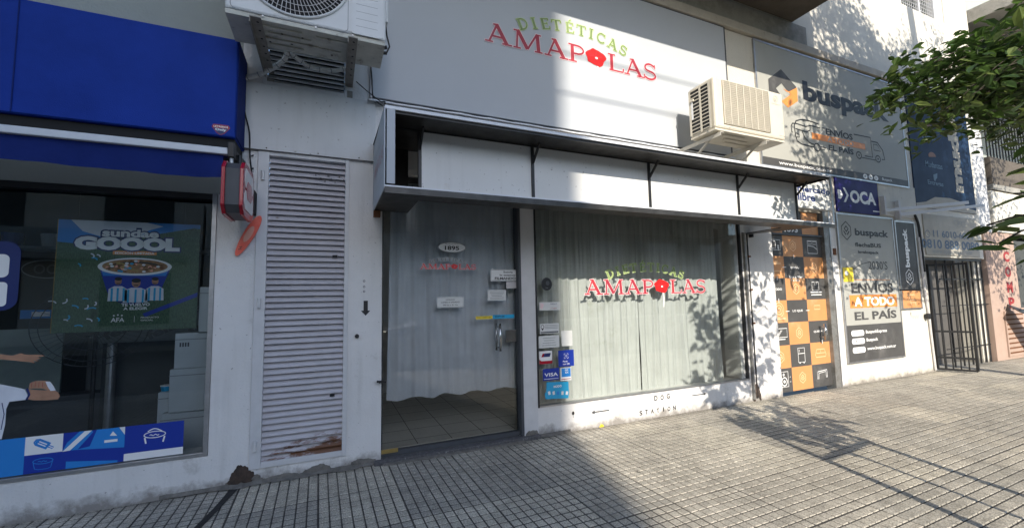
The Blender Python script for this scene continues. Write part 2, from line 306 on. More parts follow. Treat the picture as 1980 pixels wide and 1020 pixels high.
# ------------------------------------------------------------------ ground
def paving():
    V = []; F = []; I = []
    tx, ty, n = .492, .528, 8
    th = R(1.2); ox, oy = .946, -.962; c, s_ = math.cos(th), math.sin(th)
    def put(vs, fs, mi):
        o = len(V); V.extend(vs); F.extend(tuple(o+k for k in f) for f in fs); I.extend([mi]*len(fs))
    for i in range(-9, 28):
        for j in range(-6, 3):
            dz = float(np.clip(rng.normal(0, .0007), -.0011, .002)); sx, sy = np.clip(rng.normal(0, .0008, 2), -.0012, .0012)
            mi = int(rng.integers(0, 3))
            for a in range(n):
                for b in range(n):
                    g = .0078; ge = .0112; gv = .0085; gve = .0125
                    u0 = tx*a/n + (ge if a == 0 else g)/2; u1 = tx*(a+1)/n - (ge if a == n-1 else g)/2
                    v0 = ty*b/n + (gve if b == 0 else gv)/2; v1 = ty*(b+1)/n - (gve if b == n-1 else gv)/2
                    h = dz + float(np.clip(rng.normal(0, .0003), -.0006, .0006)); e = .0035
                    pts = []
                    for (uu, vv, zz) in ((u0,v0,-.0035),(u1,v0,-.0035),(u1,v1,-.0035),(u0,v1,-.0035),(u0+e,v0+e,0),(u1-e,v0+e,0),(u1-e,v1-e,0),(u0+e,v1-e,0)):
                        X = tx*i+uu; Y = ty*j+vv
                        x = ox+c*X-s_*Y; y = oy+s_*X+c*Y
                        z = zz + (h + sx*(uu/tx-.5)+sy*(vv/ty-.5) if zz == 0 else 0)
                        pts.append((x, y, z))
                    if pts[2][1] > 0.02: 
                        if pts[0][1] > -.0: continue
                        pts = [(x, min(y, .004), z) for x, y, z in pts]
                    put(pts, [(4,5,6,7),(0,1,5,4),(1,2,6,5),(2,3,7,6),(3,0,4,7)], mi)
    me = bpy.data.meshes.new('sidewalk'); me.from_pydata(V, [], F); me.update()
    for k, base in enumerate(((.46, .42, .35), (.395, .365, .31), (.52, .475, .39))):
        m = bpy.data.materials.new('paving_tile'); m.use_nodes = True; n_ = m.node_tree.nodes; L = m.node_tree.links; b = n_['Principled BSDF']
        b.inputs['Roughness'].default_value = .62
        tc = n_.new('ShaderNodeTexCoord')
        t = n_.new('ShaderNodeTexNoise'); t.inputs['Scale'].default_value = 130; t.inputs['Detail'].default_value = 3
        t2 = n_.new('ShaderNodeTexNoise'); t2.inputs['Scale'].default_value = 1.1; t2.inputs['Detail'].default_value = 8; t2.inputs['Roughness'].default_value = .7
        t4 = n_.new('ShaderNodeTexVoronoi'); t4.inputs['Scale'].default_value = 15.4
        for q in (t, t2, t4): L.new(tc.outputs['Object'], q.inputs['Vector'])
        r1 = n_.new('ShaderNodeValToRGB'); r1.color_ramp.elements[0].position = .40; r1.color_ramp.elements[1].position = .62
        r1.color_ramp.elements[0].color = (*[v*.62 for v in base], 1); r1.color_ramp.elements[1].color = (*[min(1, v*1.22) for v in base], 1)
        L.new(t.outputs[0], r1.inputs[0])
        mr = n_.new('ShaderNodeMapRange'); mr.inputs[1].default_value = .35; mr.inputs[2].default_value = .7; mr.inputs[3].default_value = 1.10; mr.inputs[4].default_value = .70
        L.new(t2.outputs[0], mr.inputs[0])
        mc = n_.new('ShaderNodeMapRange'); mc.inputs[3].default_value = .78; mc.inputs[4].default_value = 1.16; L.new(t4.outputs['Color'], mc.inputs[0])
        mm = n_.new('ShaderNodeMath'); mm.operation = 'MULTIPLY'; L.new(mr.outputs[0], mm.inputs[0]); L.new(mc.outputs[0], mm.inputs[1])
        gv_ = n_.new('ShaderNodeTexVoronoi'); gv_.inputs['Scale'].default_value = 2.1; L.new(tc.outputs['Object'], gv_.inputs['Vector'])
        g1 = n_.new('ShaderNodeMapRange'); g1.inputs[1].default_value = .035; g1.inputs[2].default_value = .06; g1.inputs[3].default_value = .55; g1.inputs[4].default_value = 1; L.new(gv_.outputs['Distance'], g1.inputs[0])
        m5 = n_.new('ShaderNodeMath'); m5.operation = 'MULTIPLY'; L.new(mm.outputs[0], m5.inputs[0]); L.new(g1.outputs[0], m5.inputs[1])
        sp = n_.new('ShaderNodeSeparateXYZ'); L.new(tc.outputs['Object'], sp.inputs[0])
        ad = n_.new('ShaderNodeMath'); ad.operation = 'MULTIPLY_ADD'; ad.inputs[1].default_value = .35; L.new(t2.outputs[0], ad.inputs[0]); L.new(sp.outputs[1], ad.inputs[2])
        g2 = n_.new('ShaderNodeMapRange'); g2.inputs[1].default_value = .05; g2.inputs[2].default_value = .17; g2.inputs[3].default_value = 1; g2.inputs[4].default_value = .62; L.new(ad.outputs[0], g2.inputs[0])
        mm = n_.new('ShaderNodeMath'); mm.operation = 'MULTIPLY'; L.new(m5.outputs[0], mm.inputs[0]); L.new(g2.outputs[0], mm.inputs[1])
        vm = n_.new('ShaderNodeVectorMath'); vm.operation = 'SCALE'; L.new(r1.outputs[0], vm.inputs[0]); L.new(mm.outputs[0], vm.inputs['Scale'])
        L.new(vm.outputs[0], b.inputs['Base Color'])
        bp = n_.new('ShaderNodeBump'); bp.inputs['Strength'].default_value = .35; bp.inputs['Distance'].default_value = .003; L.new(t.outputs[0], bp.inputs['Height']); L.new(bp.outputs[0], b.inputs['Normal'])
        me.materials.append(m)
    gm = mat('paving_groove_dirt', (.062, .056, .050), .95, var=.4, scale=9, stain=(.16, .145, .12), stain_scale=1.3, stain_lo=.5, stain_hi=.66)
    me.materials.append(gm)
    o = len(me.vertices)
    me.polygons.foreach_set('material_index', I)
    ob = bpy.data.objects.new('sidewalk', me); COL.objects.link(ob); ob['kind'] = 'structure'
    g = MB(); g.box(-6, 15, -3.9, .004, -.08, -.0033, gm); g.build('sidewalk_bed', kind='structure')
paving()
M_asph = mat('asphalt', (.05, .05, .052), .9, var=.3, scale=3, bump=.5, bscale=90)
MB().box(-40, 60, -13, -4.12, -.40, -.15, M_asph).build('road', kind='structure')
MB().box(-40, 60, -4.12, -3.92, -.40, 0.0, M_conc).build('kerb', kind='structure')
MB().box(-80, 120, -80, 60, -.6, -.41, mat('bare_ground', (.2, .19, .17), .95, var=.3, scale=1)).build('ground', kind='structure')
MB().box(-40, 60, -16, -13, -.40, 0, M_conc).build('far_pavement', kind='structure')
# seam of darker repaired paving at the left and mortar strip along the wall foot
sm = MB(); sm.poly([(0,0)],0,M_cem) if False else None
pts = [(-.60,.0),(-.545,-.0),(-.60,-.30),(-.66,-.62),(-.74,-1.0),(-.79,-1.0),(-.70,-.6),(-.64,-.3)]
sm.add([(x, y, .0035) for x, y in pts], [tuple(range(8))], mat('black_joint_filler', (.02, .018, .018), .9, bump=.6))
sm.build('joint_filler', kind='structure')
ms = MB(); N = 80
top = []; 
for i in range(N+1):
    x = -1.0+3.1*i/N; d = (.038+.016*math.sin(i*.7)+.008*math.sin(i*2.3)+rng.random()*.006)*min(1, .15+i/14, .15+(N-i)/8)
    top += [(x, 0.0, .022+.006*rng.random()), (x, -d, .004+.002*rng.random())]
ms.add(top, [(2*i, 2*i+1, 2*i+3, 2*i+2) for i in range(N)], M_cem); ms.build('mortar_strip', kind='structure')

# ------------------------------------------------------------------ the building
BL = thing('apartment_building', 'white plastered apartment building whose ground floor holds the row of shops', 'building')
T = .25
def wall(x0, x1, z0, z1, m=M_wall, y0=0, y1=T, lab=None): 
    o = MB().box(x0, x1, y0, y1, z0, z1, m).build('wall', BL)
    if lab: o['label'] = lab
    return o
wl_base = wall(-5, -.745, -.05, .235, lab='white wall foot below the ice cream shop window')
pier = wall(-.745, -.505, -.05, 2.04, lab='white pier left of the louvred door')
wall(-5, -.62, 2.04, 5.02, M_greywall, lab='grey green wall above the blue sign')
wall(-.505, .132, -.05, .100); wall(-.505, .132, 2.395, 2.90); wall(-.62, -.505, 2.04, 2.90)
wall(-5, .284, 5.02, 6.1, M_wall2, y0=.003); wall(-.62, -.49, 2.90, 5.02); wall(.105, .285, 2.90, 5.02); wall(-.49, .105, 3.55, 5.02)
pier2 = wall(.132, .385, -.05, 2.90, lab='white pier with painted arrow beside the glass door')
wall(.385, 4.55, 2.32, 2.90)
wall(.285, 4.47, 2.90, 4.58); wall(4.47, 5.0, 2.90, 4.58, M_wall2); wall(4.55, 4.72, -.05, 2.90)
base = wall(1.765, 4.55, -.05, .255, lab='low white wall under the shop window with stencilled words')
wall(1.625, 1.765, -.02, 2.32, M_metalw, y1=.12, lab='white mullion post between door and window')
pil = wall(4.72, 5.115, -.05, 2.90, lab='white pillar between shop window and chequered door')
wall(5.115, 6.19, 2.375, 2.90); wall(6.44, 8.72, -.05, 2.90, M_wall2); wall(6.19, 6.44, 2.375, 2.90)
wall(5.0, 8.5, 2.90, 4.58, M_wall2); wall(8.5, 8.72, 2.9, 4.58, M_wall2)
wall(8.72, 10.72, 1.80, 4.58, M_wall2); wall(10.72, 11.15, 2.30, 4.58)
wall(10.78, 11.95, -.05, 2.30, M_pinkw, y0=-.01, lab='pink painted pilaster with red lettering')
wall(.285, 11.15, 4.58, 4.70, M_cornice, y0=0)
wall(.285, 5.86, 4.70, 5.01, M_conc); wall(5.86, 6.16, 4.70, 5.01, M_conc)
wall(6.16, 11.15, 4.70, 6.10, M_wall2); wall(.285, 8.8, 6.10, 9, M_wall2, y0=0) ; wall(10.25, 11.15, 6.10, 9, M_wall2)
wall(5.86, 6.16, 5.01, 6.10, M_wall2); wall(.285, 5.86, 5.01, 6.10, M_wall2, y0=.003)
MB().box(.3, 11.15, -.055, -.001, 4.585, 4.695, M_cornice).build('cornice', BL, bevel=.008)
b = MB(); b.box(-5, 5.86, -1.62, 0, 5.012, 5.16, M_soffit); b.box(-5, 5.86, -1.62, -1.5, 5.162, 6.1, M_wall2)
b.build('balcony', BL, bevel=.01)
# upper window with wire mesh
b = MB(); b.box(8.8, 10.25, .12, .16, 6.1, 7.4, M_room); 
b.box(9.95, 10.25, .02, .119, 6.1, 7.4, M_metalw)
for i in range(18): b.bar((8.8+i*.066, .05, 6.1), (8.8+i*.066, .05, 7.4), .005, .005, M_metalw)
for i in range(18): b.bar((8.8, .045, 6.13+i*.07), (9.95, .045, 6.13+i*.07), .005, .005, M_metalw)
b.box(9.45, 9.5, .03, .06, 6.1, 7.4, M_metalw); b.build('window', BL)
# panel of sheet over the louvre
b = MB(); b.box(-.61, .325, -.018, -.001, 2.392, 2.900, M_sheet); b.box(-.61, .325, -.024, -.0181, 2.388, 2.394, M_black)
for x in (-.45, -.1, .2): b.tube([(x, -.019, 2.41), (x, -.023, 2.41)], .005, M_black)
b.build('metal_fascia_panel', BL)

# louvred door
def louvre(x0, x1, z0, z1, pitch_, name, fr, rusty=False, mt=M_metalw):
    f = MB(); a, b_, c_, d_ = fr
    f.box(a, x0, -.012, .03, c_, d_, mt); f.box(x1, b_, -.012, .03, c_, d_, mt)
    f.box(x0, x1, -.010, .03, c_, z0, mt); f.box(x0, x1, -.010, .03, z1, d_, mt)
    f.box(x0, x1, .075, .09, z0, z1, M_blackm)
    door = f.build(name, BL, bevel=.003)
    s = MB(); n = int((z1-z0)/pitch_); p = (z1-z0)/n
    for i in range(n):
        z = z0+p*i; e = rng.normal(0, .0010)
        s.add([(x0, .004+e, z), (x1, .004+e, z), (x1, .041, z+p*1.06), (x0, .041, z+p*1.06), (x0, .004+e, z-.006), (x1, .004+e, z-.006)], [(0,1,2,3), (4,5,1,0)], M_slat if rusty else mt)
    s.build('slats', door)
    return door
# slat paint rusts away near the bottom right corner
def slat_mat():
    m = mat('louvre_paint', (.52, .50, .53), .5, var=.14, scale=7, bump=.1, bscale=50, stain=(.26, .20, .16), stain_scale=14, stain_lo=.67, stain_hi=.73)
    n = m.node_tree.nodes; L = m.node_tree.links; b = n['Principled BSDF']; src = b.inputs['Base Color'].links[0].from_socket
    tc = n.new('ShaderNodeTexCoord'); sp = n.new('ShaderNodeSeparateXYZ'); L.new(tc.outputs['Object'], sp.inputs[0])
    nz = n.new('ShaderNodeTexNoise'); nz.inputs['Scale'].default_value = 9; nz.inputs['Detail'].default_value = 8; nz.inputs['Roughness'].default_value = .75
    mp = n.new('ShaderNodeMapping'); mp.inputs['Scale'].default_value = (.55, 1, 2.2); L.new(tc.outputs['Object'], mp.inputs[0]); L.new(mp.outputs[0], nz.inputs['Vector'])
    a = n.new('ShaderNodeMapRange'); a.inputs[1].default_value = .14; a.inputs[2].default_value = .50; a.inputs[3].default_value = .34; a.inputs[4].default_value = -.25; L.new(sp.outputs[2], a.inputs[0])
    c = n.new('ShaderNodeMapRange'); c.inputs[1].default_value = -.43; c.inputs[2].default_value = .1; c.inputs[3].default_value = -.14; c.inputs[4].default_value = .08; L.new(sp.outputs[0], c.inputs[0])
    s1 = n.new('ShaderNodeMath'); s1.operation = 'ADD'; L.new(a.outputs[0], s1.inputs[0]); L.new(c.outputs[0], s1.inputs[1])
    s2 = n.new('ShaderNodeMath'); s2.operation = 'ADD'; L.new(s1.outputs[0], s2.inputs[0]); L.new(nz.outputs[0], s2.inputs[1])
    r = n.new('ShaderNodeMapRange'); r.inputs[1].default_value = .66; r.inputs[2].default_value = .76; L.new(s2.outputs[0], r.inputs[0])
    rc = n.new('ShaderNodeMix'); rc.data_type = 'RGBA'; rc.inputs['B'].default_value = (.13, .052, .02, 1); L.new(src, rc.inputs['A']); L.new(r.outputs[0], rc.inputs['Factor']); L.new(rc.outputs['Result'], b.inputs['Base Color'])
    return m
M_slat = slat_mat()
ld = louvre(-.432, .100, .140, 2.360, .0435, 'louvred_door', (-.503, .131, .101, 2.394), True)
for z in (2.2, 1.26, .26): MB().tube([(-.468, -.02, z-.035), (-.468, -.02, z+.035)], .012, M_metalw, 10).build('hinge', ld, smooth=False)
b = MB()
for x, z in ((.035, 1.612), (.03, .555)): MB().box(x-.02, x+.015, -.001, .003, z-.009, z+.010, M_blackm).build('rust_hole', ld)
for i in range(9): MB().box(-.12+i*.028+rng.random()*.01, -.112+i*.028+rng.random()*.012, .0, .003, 2.24-(i % 3)*.022, 2.247-(i % 3)*.022, M_blackm).build('rust_speck', ld)
vg = louvre(-.462, .085, 2.935, 3.53, .036, 'vent_grille', (-.489, .104, 2.902, 3.548))
# marks painted or stuck on the walls
b = MB()
x, z = at(707, 600); b.poly([(x-.035, z), (x, z-.04), (x+.035, z)], -.003, M_ink); b.box(x-.016, x+.016, -.0031, -.0004, z-.005, z+.078, M_ink)
b.build('painted_arrow', pier2)
for q in ((704, 543), (704, 554), (704, 563)): MB().ring(*at(*q), .007, .007, .004, -.002, M_dkgrey, 12).build('painted_dot', pier2)
x, z = at(690, 649); MB().tube([(x, 0, z), (x, -.02, z)], .016, M_black, 12).build('bell_button', pier2)
b = MB(); x, z = at(733, 737); b.bar((x-.02, -.025, z+.006), (x+.05, -.025, z-.004), .012, .016, M_black); b.tube([(x, 0, z), (x, -.04, z)], .008, M_black); b.build('door_latch', pier2)
def stencil(mb, word, cx, cz, wd, h, skew=.12):
    n = len(word)
    for i, ch in enumerate(word):
        x = cx-wd/2+wd*(i+.5)/n; hw = wd/n*.26; z = cz+random.uniform(-.004, .004)
        x0, x1, z0, z1 = x-hw, x+hw, z-h/2, z+h/2
        if ch == 'I': mb.rect(x-.006, x+.006, z0, z1, -.0022, M_ink)
        else: mb.text(ch, x0, x1, z0, z1, -.0022, M_ink, .025)
b = MB(); x, z = at(1280, 767); stencil(b, 'DOG', x, z, .25, .050); x, z = at(1272, 792); stencil(b, 'STATION', x, z, .52, .045)
x, z = at(1143, 797); x2, z2 = at(1178, 795)
b.rect(x+.03, x2, z-.006, z+.006, -.002, M_dkgrey); b.poly([(x, z), (x+.04, z+.02), (x+.04, z-.02)], -.0025, M_dkgrey)
x, z = at(1366, 760); x2, z2 = at(1338, 763)
b.rect(x2, x-.03, z-.005, z+.005, -.002, M_dkgrey); b.poly([(x, z), (x-.04, z+.016), (x-.04, z-.016)], -.0025, M_dkgrey)
x, z = at(1108, 798); b.ell(x, z, .014, .017, -.0025, M_ink); b.rect(x-.003, x+.003, z-.04, z, -.002, M_grey)
b.build('stencilled_lettering', base)
b = MB(); x, z = at(1466, 572); b.rect(x-.012, x+.012, z-.05, z+.02, -.002, M_grey); b.poly([(x-.03, z-.05), (x, z-.075), (x+.03, z-.05)], -.0025, M_grey); b.build('painted_arrow', pil)
b = MB(); x, z = at(1163, 823); b.poly([(x-.03, z-.012), (x-.008, z+.022), (x+.02, z+.012), (x+.03, z-.015), (x, z-.02)], -.002, M_yel); b.build('yellow_stain', base)
# broken plaster at the foot of the piers
def patch(cx, z0, wd, h, m, parent, seed, Y=-.004, name='broken_plaster'):
    g = np.random.default_rng(seed); n = 70; pts = []; pp = g.random(4)*6.28; nz_ = [.4*v for v in [.13*math.sin(i*.19+pp[0])+.08*math.sin(i*.47+pp[1])+.04*math.sin(i*1.13+pp[2])+.02*math.sin(i*2.3+pp[3]) for i in range(n+1)]]
    for i in range(n+1):
        a = math.pi*i/n; r = 1+nz_[i]
        pts.append((cx+wd/2*math.cos(a)*r, z0+h*max(0,math.sin(a))**.8*r))
    b = MB(); k = len(pts); c0 = (cx, Y-.006, z0+h*.35)
    vs = [(p[0], Y+.003, p[1]) for p in pts]+[(cx+(p[0]-cx)*.7, Y-.004-.005*abs(nz_[q_])*8, z0+(p[1]-z0)*.7) for q_, p in enumerate(pts)]+[c0]
    fs = [(i, i+1, k+i+1, k+i) for i in range(k-1)]+[(k+i, k+i+1, 2*k) for i in range(k-1)]
    b.add(vs, fs, m); return b.build(name, parent)
patch(-.545, -.02, .17, .155, M_hole, pier, 3); patch(-.53, -.01, .26, .09, M_cem, pier, 5, -.001)
patch(-.06, -.01, .22, .075, M_cem, pier2, 8, -.002); patch(.25, -.01, .22, .07, M_cem, pier2, 9, -.002); patch(-.3, -.01, .3, .05, M_cem, pier2, 19, -.002)
patch(4.66, .0, .13, .20, M_hole, pil, 12); patch(1.70, .0, .14, .07, M_cem, pier2, 15, -.003)
# channel beside the pillar
b = MB(); b.box(4.575, 4.60, -.03, 0, .03, 2.0, M_galv); b.box(4.655, 4.664, -.012, 0, .03, 2.0, M_black); 
for z in (.9, 1.3, 1.7): b.box(4.645, 4.675, -.03, -.0125, z, z+.02, M_rust)
b.build('downpipe_channel', BL)

# ------------------------------------------------------------------ interiors
def room(x0, x1, y0, y1, z0, z1, m, fm, name):
    b = MB(); t = .05
    b.box(x0-t, x1+t, y1, y1+t, z0, z1, m); b.box(x0-t, x0, y0, y1, z0, z1, m); b.box(x1, x1+t, y0, y1, z0, z1, m); b.box(x0-t, x1+t, y0, y1, z1, z1+t, m)
    b.build('interior_wall', BL); MB().box(x0-t, x1+t, y0-.1, y1, z0-.06, z0, fm).build(name, kind='structure')
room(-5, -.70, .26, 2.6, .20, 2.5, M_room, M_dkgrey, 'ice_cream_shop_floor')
room(.36, 4.72, .26, 2.4, .05, 2.4, M_roomw, M_floor_in, 'health_shop_floor')
b = MB()
for i in range(15): b.box(.4+i*.3, .407+i*.3, .17, 2.39, .0505, .052, M_joint)
for i in range(8): b.box(.36, 4.7, .3+i*.3, .307+i*.3, .0505, .0515, M_joint)
b.build('floor_tile_joints', kind='structure')
# white header and right reveal of the window
MB().box(1.78, 4.72, .24, .255, 2.08, 2.35, M_vinyl2).build('curtain_pelmet', BL)

# ------------------------------------------------------------------ left shop window
f = MB(); x0 = -5
f.box(-.775, -.747, -.005, .05, .236, 2.039, M_alu); f.box(x0, -.775, -.005, .05, .236, .262, M_alu); f.box(x0, -.775, -.004, .05, 2.0, 2.039, M_black)
lw = f.build('shop_window', BL, label='ice cream shop window with blue decals', bevel=.002); 
MB().rect(x0, -.776, .263, 1.999, .02, M_glass_left).build('pane', lw)
# band of decals on the pane
dY = .0165
def decal(px, Y, m, mb): mb.poly(pr(px, Y), Y, m)
b = MB()
zb0 = at(355, 870, dY)[1]; zt = at(355, 811, dY)[1]; 
# squares of the band: x edges measured at pixel 47, 120, 241, 355
xs = [-1.95] + [at(p, q, dY)[0] for p, q in ((47, 880), (121, 865), (241, 850), (355, 840))]
zt = .484; zb = .268; zm = (zt+zb)/2
b.rect(xs[0], xs[1], zb, zt, dY, M_sky)
b.rect(xs[1], xs[2], zm, zt, dY, M_wht); b.rect(xs[1], xs[2], zb, zm, dY, M_dblue)
b.rect(xs[2], xs[3], zb, zt, dY, M_dblue); b.rect(xs[3], xs[4], zb+.045, zt, dY, M_dblue); b.rect(xs[3], xs[4], zb, zb+.045, dY, M_wht)
b.poly([(xs[2], zm+.0), (xs[2]+.02, zm+.05), (xs[2]+.075, zt), (xs[2]+.11, zt)], dY-.0005, M_sky)
b.poly([(xs[2]+.0, zm-.002), (xs[2]+.035, zm), (xs[2]+.135, zt), (xs[2]+.10, zt)], dY-.001, M_wht)
b.poly([(xs[2]+.035, zm), (xs[2]+.07, zm), (xs[2]+.14, zt-.012), (xs[2]+.135, zt)], dY-.0005, M_sky)
b.poly([(xs[2]+.128, zm+.012), (xs[2]+.158, zt), (xs[3]-.03, zt), (xs[3], zt-.05), (xs[3], zm-.02), (xs[2]+.06, zm)], dY-.0013, M_sky)
b.poly([(xs[3]-.075, zm+.062), (xs[3]-.06, zt-.02), (xs[3]-.038, zm+.058)], dY-.002, M_wht); b.rect(xs[3]-.10, xs[3]-.035, zm+.022, zm+.038, dY-.002, M_wht)
b.poly([(xs[3]-.03, zt), (xs[3], zt), (xs[3], zt-.05)], dY-.002, M_wht)
b.poly([(xs[2]+.02, zb), (xs[2]+.02, zb+.045), (xs[3]-.03, zb+.012), (xs[3]-.03, zb)], dY-.0006, M_sky)
# ice lolly
cx, cz = (xs[1]+xs[2])/2, (zm+zt)/2
def rot(pts, a, cx, cz): return [(cx+x*math.cos(a)-z*math.sin(a), cz+x*math.sin(a)+z*math.cos(a)) for x, z in pts]
A = -.55
b.stroke(rot([(-.035,-.018),(-.048,-.009),(-.048,.009),(-.035,.018),(.022,.018),(.022,-.018)], A, cx, cz), .008, dY-.0006, M_sky, True)
b.poly(rot([(-.04,-.018),(-.045,.0),(-.04,.018),(.02,.018),(.02,-.018)], A, cx, cz), dY-.0005, M_sky)
b.poly(rot([(-.03,-.003),(-.03,-.009),(.012,-.009),(.012,-.003)], A, cx, cz), dY-.0012, M_wht); b.poly(rot([(-.03,.003),(-.03,.009),(.012,.009),(.012,.003)], A, cx, cz), dY-.0012, M_wht)
b.stroke(rot([(.022,-.005),(.048,-.005),(.048,.005),(.022,.005)], A, cx, cz), .005, dY-.0006, M_sky, False)
def tubsketch(cx, cz, s, m, legs):
    b.ring(cx, cz+.012*s, .045*s, .016*s, .0042*s, dY-.0007, m)
    if legs:
        b.stroke([(cx-.042*s, cz), (cx-.036*s, cz-.030*s)], .007*s, dY-.0007, m); b.stroke([(cx+.042*s, cz), (cx+.036*s, cz-.030*s)], .007*s, dY-.0007, m)
        b.stroke([(cx-.03*s+i*.006*s, cz+.03*s+.012*s*math.sin(i*.35)) for i in range(11)], .005*s, dY-.0008, m)
    else: b.stroke([(cx-.043*s, cz+.005*s), (cx-.036*s, cz-.030*s), (cx-.02*s, cz-.036*s), (cx+.02*s, cz-.036*s), (cx+.036*s, cz-.030*s), (cx+.043*s, cz+.005*s)], .0035*s, dY-.0007, m)
    b.stroke([(cx-.022*s+i*.005*s, cz+.010*s+.003*s*math.sin(i*1.6)) for i in range(9)], .004*s, dY-.0008, m)
tubsketch((xs[3]+xs[4])/2, zt-.085, 1.25, M_wht, True); tubsketch((xs[1]+xs[2])/2, (zb+zm)/2, 1.0, M_sky, False)
b.build('printed_decal_band', lw, label='band of blue and white squares with ice lolly and tub drawings')
# navy rounded emblem
b = MB(); X, Z = at(0, 540, dY)
def rrect(x0, x1, z0, z1, r, n=6):
    o = []
    for cx, cz, a in ((x1-r, z1-r, 0), (x0+r, z1-r, 90), (x0+r, z0+r, 180), (x1-r, z0+r, 270)):
        o += [(cx+r*math.cos(R(a+90*i/n)), cz+r*math.sin(R(a+90*i/n))) for i in range(n+1)]
    return o
b.poly(rrect(-2.6, at(40, 500, dY)[0], at(0, 600, dY)[1], at(0, 466, dY)[1]-.0, .07), dY, M_navy)
b.poly(rrect(-2.4, at(19, 500, dY)[0], at(0, 536, dY)[1], at(0, 491, dY)[1], .03), dY-.001, M_wht)
b.poly(rrect(-2.4, at(14, 560, dY)[0], at(0, 592, dY)[1], at(0, 545, dY)[1], .022), dY-.001, M_wht)
b.build('round_emblem_decal', lw, label='navy rounded emblem with white shapes at left edge')

# ------------------------------------------------------------------ Amapolas glass door
d = MB(); d.box(1.600, 1.624, .0, .11, .03, 2.31, M_dkgrey); d.box(.386, .400, .05, .09, .03, 2.31, M_black); d.box(.401, 1.599, .055, .085, 2.27, 2.31, M_black)
d.box(.386, 1.62, .04, .10, .030, .062, M_dkgrey)
gd = d.build('glass_door', BL, label='dark glass door of the health food shop')
MB().rect(.401, 1.599, .063, 2.269, .07, M_glass_door).build('pane', gd)
b = MB(); q = at(741, 880, .04); b.box(.392, .52, .030, .039, .055, .085, M_gold); b.build('pivot_fitting', gd)
dd = .0665
b = MB()   # handle
x, z0 = at(967, 678, .03); _, z1 = at(968, 625, .03)
b.tube([(x, .02, z0), (x, .02, z1)], .011, M_steel, 12); b.tube([(x, .02, z0+.03), (x, .068, z0+.03)], .008, M_steel); b.tube([(x, .02, z1-.03), (x, .068, z1-.03)], .008, M_steel)
b.tube([(x-.004, .11, z0), (x-.004, .11, z1)], .011, M_steel, 12); b.build('handle', gd, smooth=True)
b = MB(); x0, x1, z0, z1 = rr(978, 661, 1003, 636, .05); x0, x1 = sorted((x0, x1)); z0, z1 = sorted((z0, z1)); b.box(x0, x1, .045, .066, z0, z1, M_steel); b.box(x0+.045, x0+.06, .043, .0445, z0+.02, z0+.026, M_black); b.build('lock_plate', gd, bevel=.004)
def sticker(parent, px0, py0, px1, py1, Y, m, name, draw=None, border=None, lab=None):
    x0, x1, z0, z1 = rr(px0, py0, px1, py1, Y); x0, x1 = sorted((x0, x1)); z0, z1 = sorted((z0, z1)); b = MB()
    b.box(x0, x1, Y-.0012, Y, z0, z1, m)
    if border: b.stroke([(x0+.006, z0+.006), (x1-.006, z0+.006), (x1-.006, z1-.006), (x0+.006, z1-.006)], .003, Y-.0016, border, True)
    if draw: draw(b, x0, x1, z0, z1, Y-.0018)
    return b.build(name, parent, label=lab)
def lines(b, x0, x1, z0, z1, Y, n, m=M_grey, fr=.0):
    for i in range(n):
        z = z1-(z1-z0)*(i+1)/(n+1); e = (x1-x0)*(.1+.15*random.random()); b.rect(x0+e, x1-e, z-.002, z+.002, Y, m)
def centred(b, t, cx, cz, wd, h, Y, m, bold=.01): b.text(t, cx-wd/2, cx+wd/2, cz-h/2, cz+h/2, Y, m, bold)
# number oval
b = MB(); x, z = at(874, 478, dd); b.ell(x, z, .125, .045, dd-.001, M_wht, 36); b.ring(x, z, .125, .045, .004, dd-.0014, M_ink, 36); centred(b, '1895', x, z-.006, .13, .038, dd-.0018, M_ink, .03); centred(b, 'Av. San Fernando', x, z+.031, .12, .007, dd-.0018, M_ink)
b.build('number_plate', gd, label='white oval sticker reading 1895')
def d1(b, x0, x1, z0, z1, Y):
    w_ = x1-x0; h = z1-z0
    centred(b, 'Sonría', x0+w_*.66, z1-h*.22, w_*.36, h*.17, Y, M_ink, .02); centred(b, 'lo estamos', x0+w_*.64, z1-h*.48, w_*.60, h*.17, Y, M_ink, .02); centred(b, 'FILMANDO', x0+w_*.55, z0+h*.23, w_*.80, h*.22, Y, M_ink, .03)
sticker(gd, 949, 543, 999, 521, dd, M_wht, 'notice_sticker', d1, M_ink, 'white sticker reading Sonría lo estamos FILMANDO')
sticker(gd, 979, 557, 1000, 544, dd-.004, M_conduit, 'door_sensor_box')
sticker(gd, 943, 581, 978, 560, dd, M_paper, 'paper_notice', lambda b, x0, x1, z0, z1, Y: lines(b, x0, x1, z0, z1, Y, 6))
def d2(b, x0, x1, z0, z1, Y):
    w_ = x1-x0; h = z1-z0; c = (x0+x1)/2
    centred(b, 'HORARIO', c, z1-h*.27, w_*.34, h*.12, Y, M_ink, .01); centred(b, 'LUNES A SABADO', c, z1-h*.5, w_*.7, h*.13, Y, M_ink, .01); centred(b, '08 hs a 21 hs', c, z0+h*.25, w_*.55, h*.12, Y, M_ink, .01)
sticker(gd, 845, 595, 896, 573, dd, M_paper, 'paper_notice', d2, M_grey, 'paper with opening hours')
sticker(gd, 920, 617, 952, 610, dd, M_yel, 'yellow_label', lambda b, x0, x1, z0, z1, Y: centred(b, 'NO EMPUJE', (x0+x1)/2, (z0+z1)/2, (x1-x0)*.8, (z1-z0)*.5, Y, M_ink))
sticker(gd, 953, 616, 994, 607, dd, M_cyan, 'blue_label', lambda b, x0, x1, z0, z1, Y: centred(b, 'EMPUJE', x0+(x1-x0)*.32, (z0+z1)/2, (x1-x0)*.45, (z1-z0)*.5, Y, M_ink, .02))
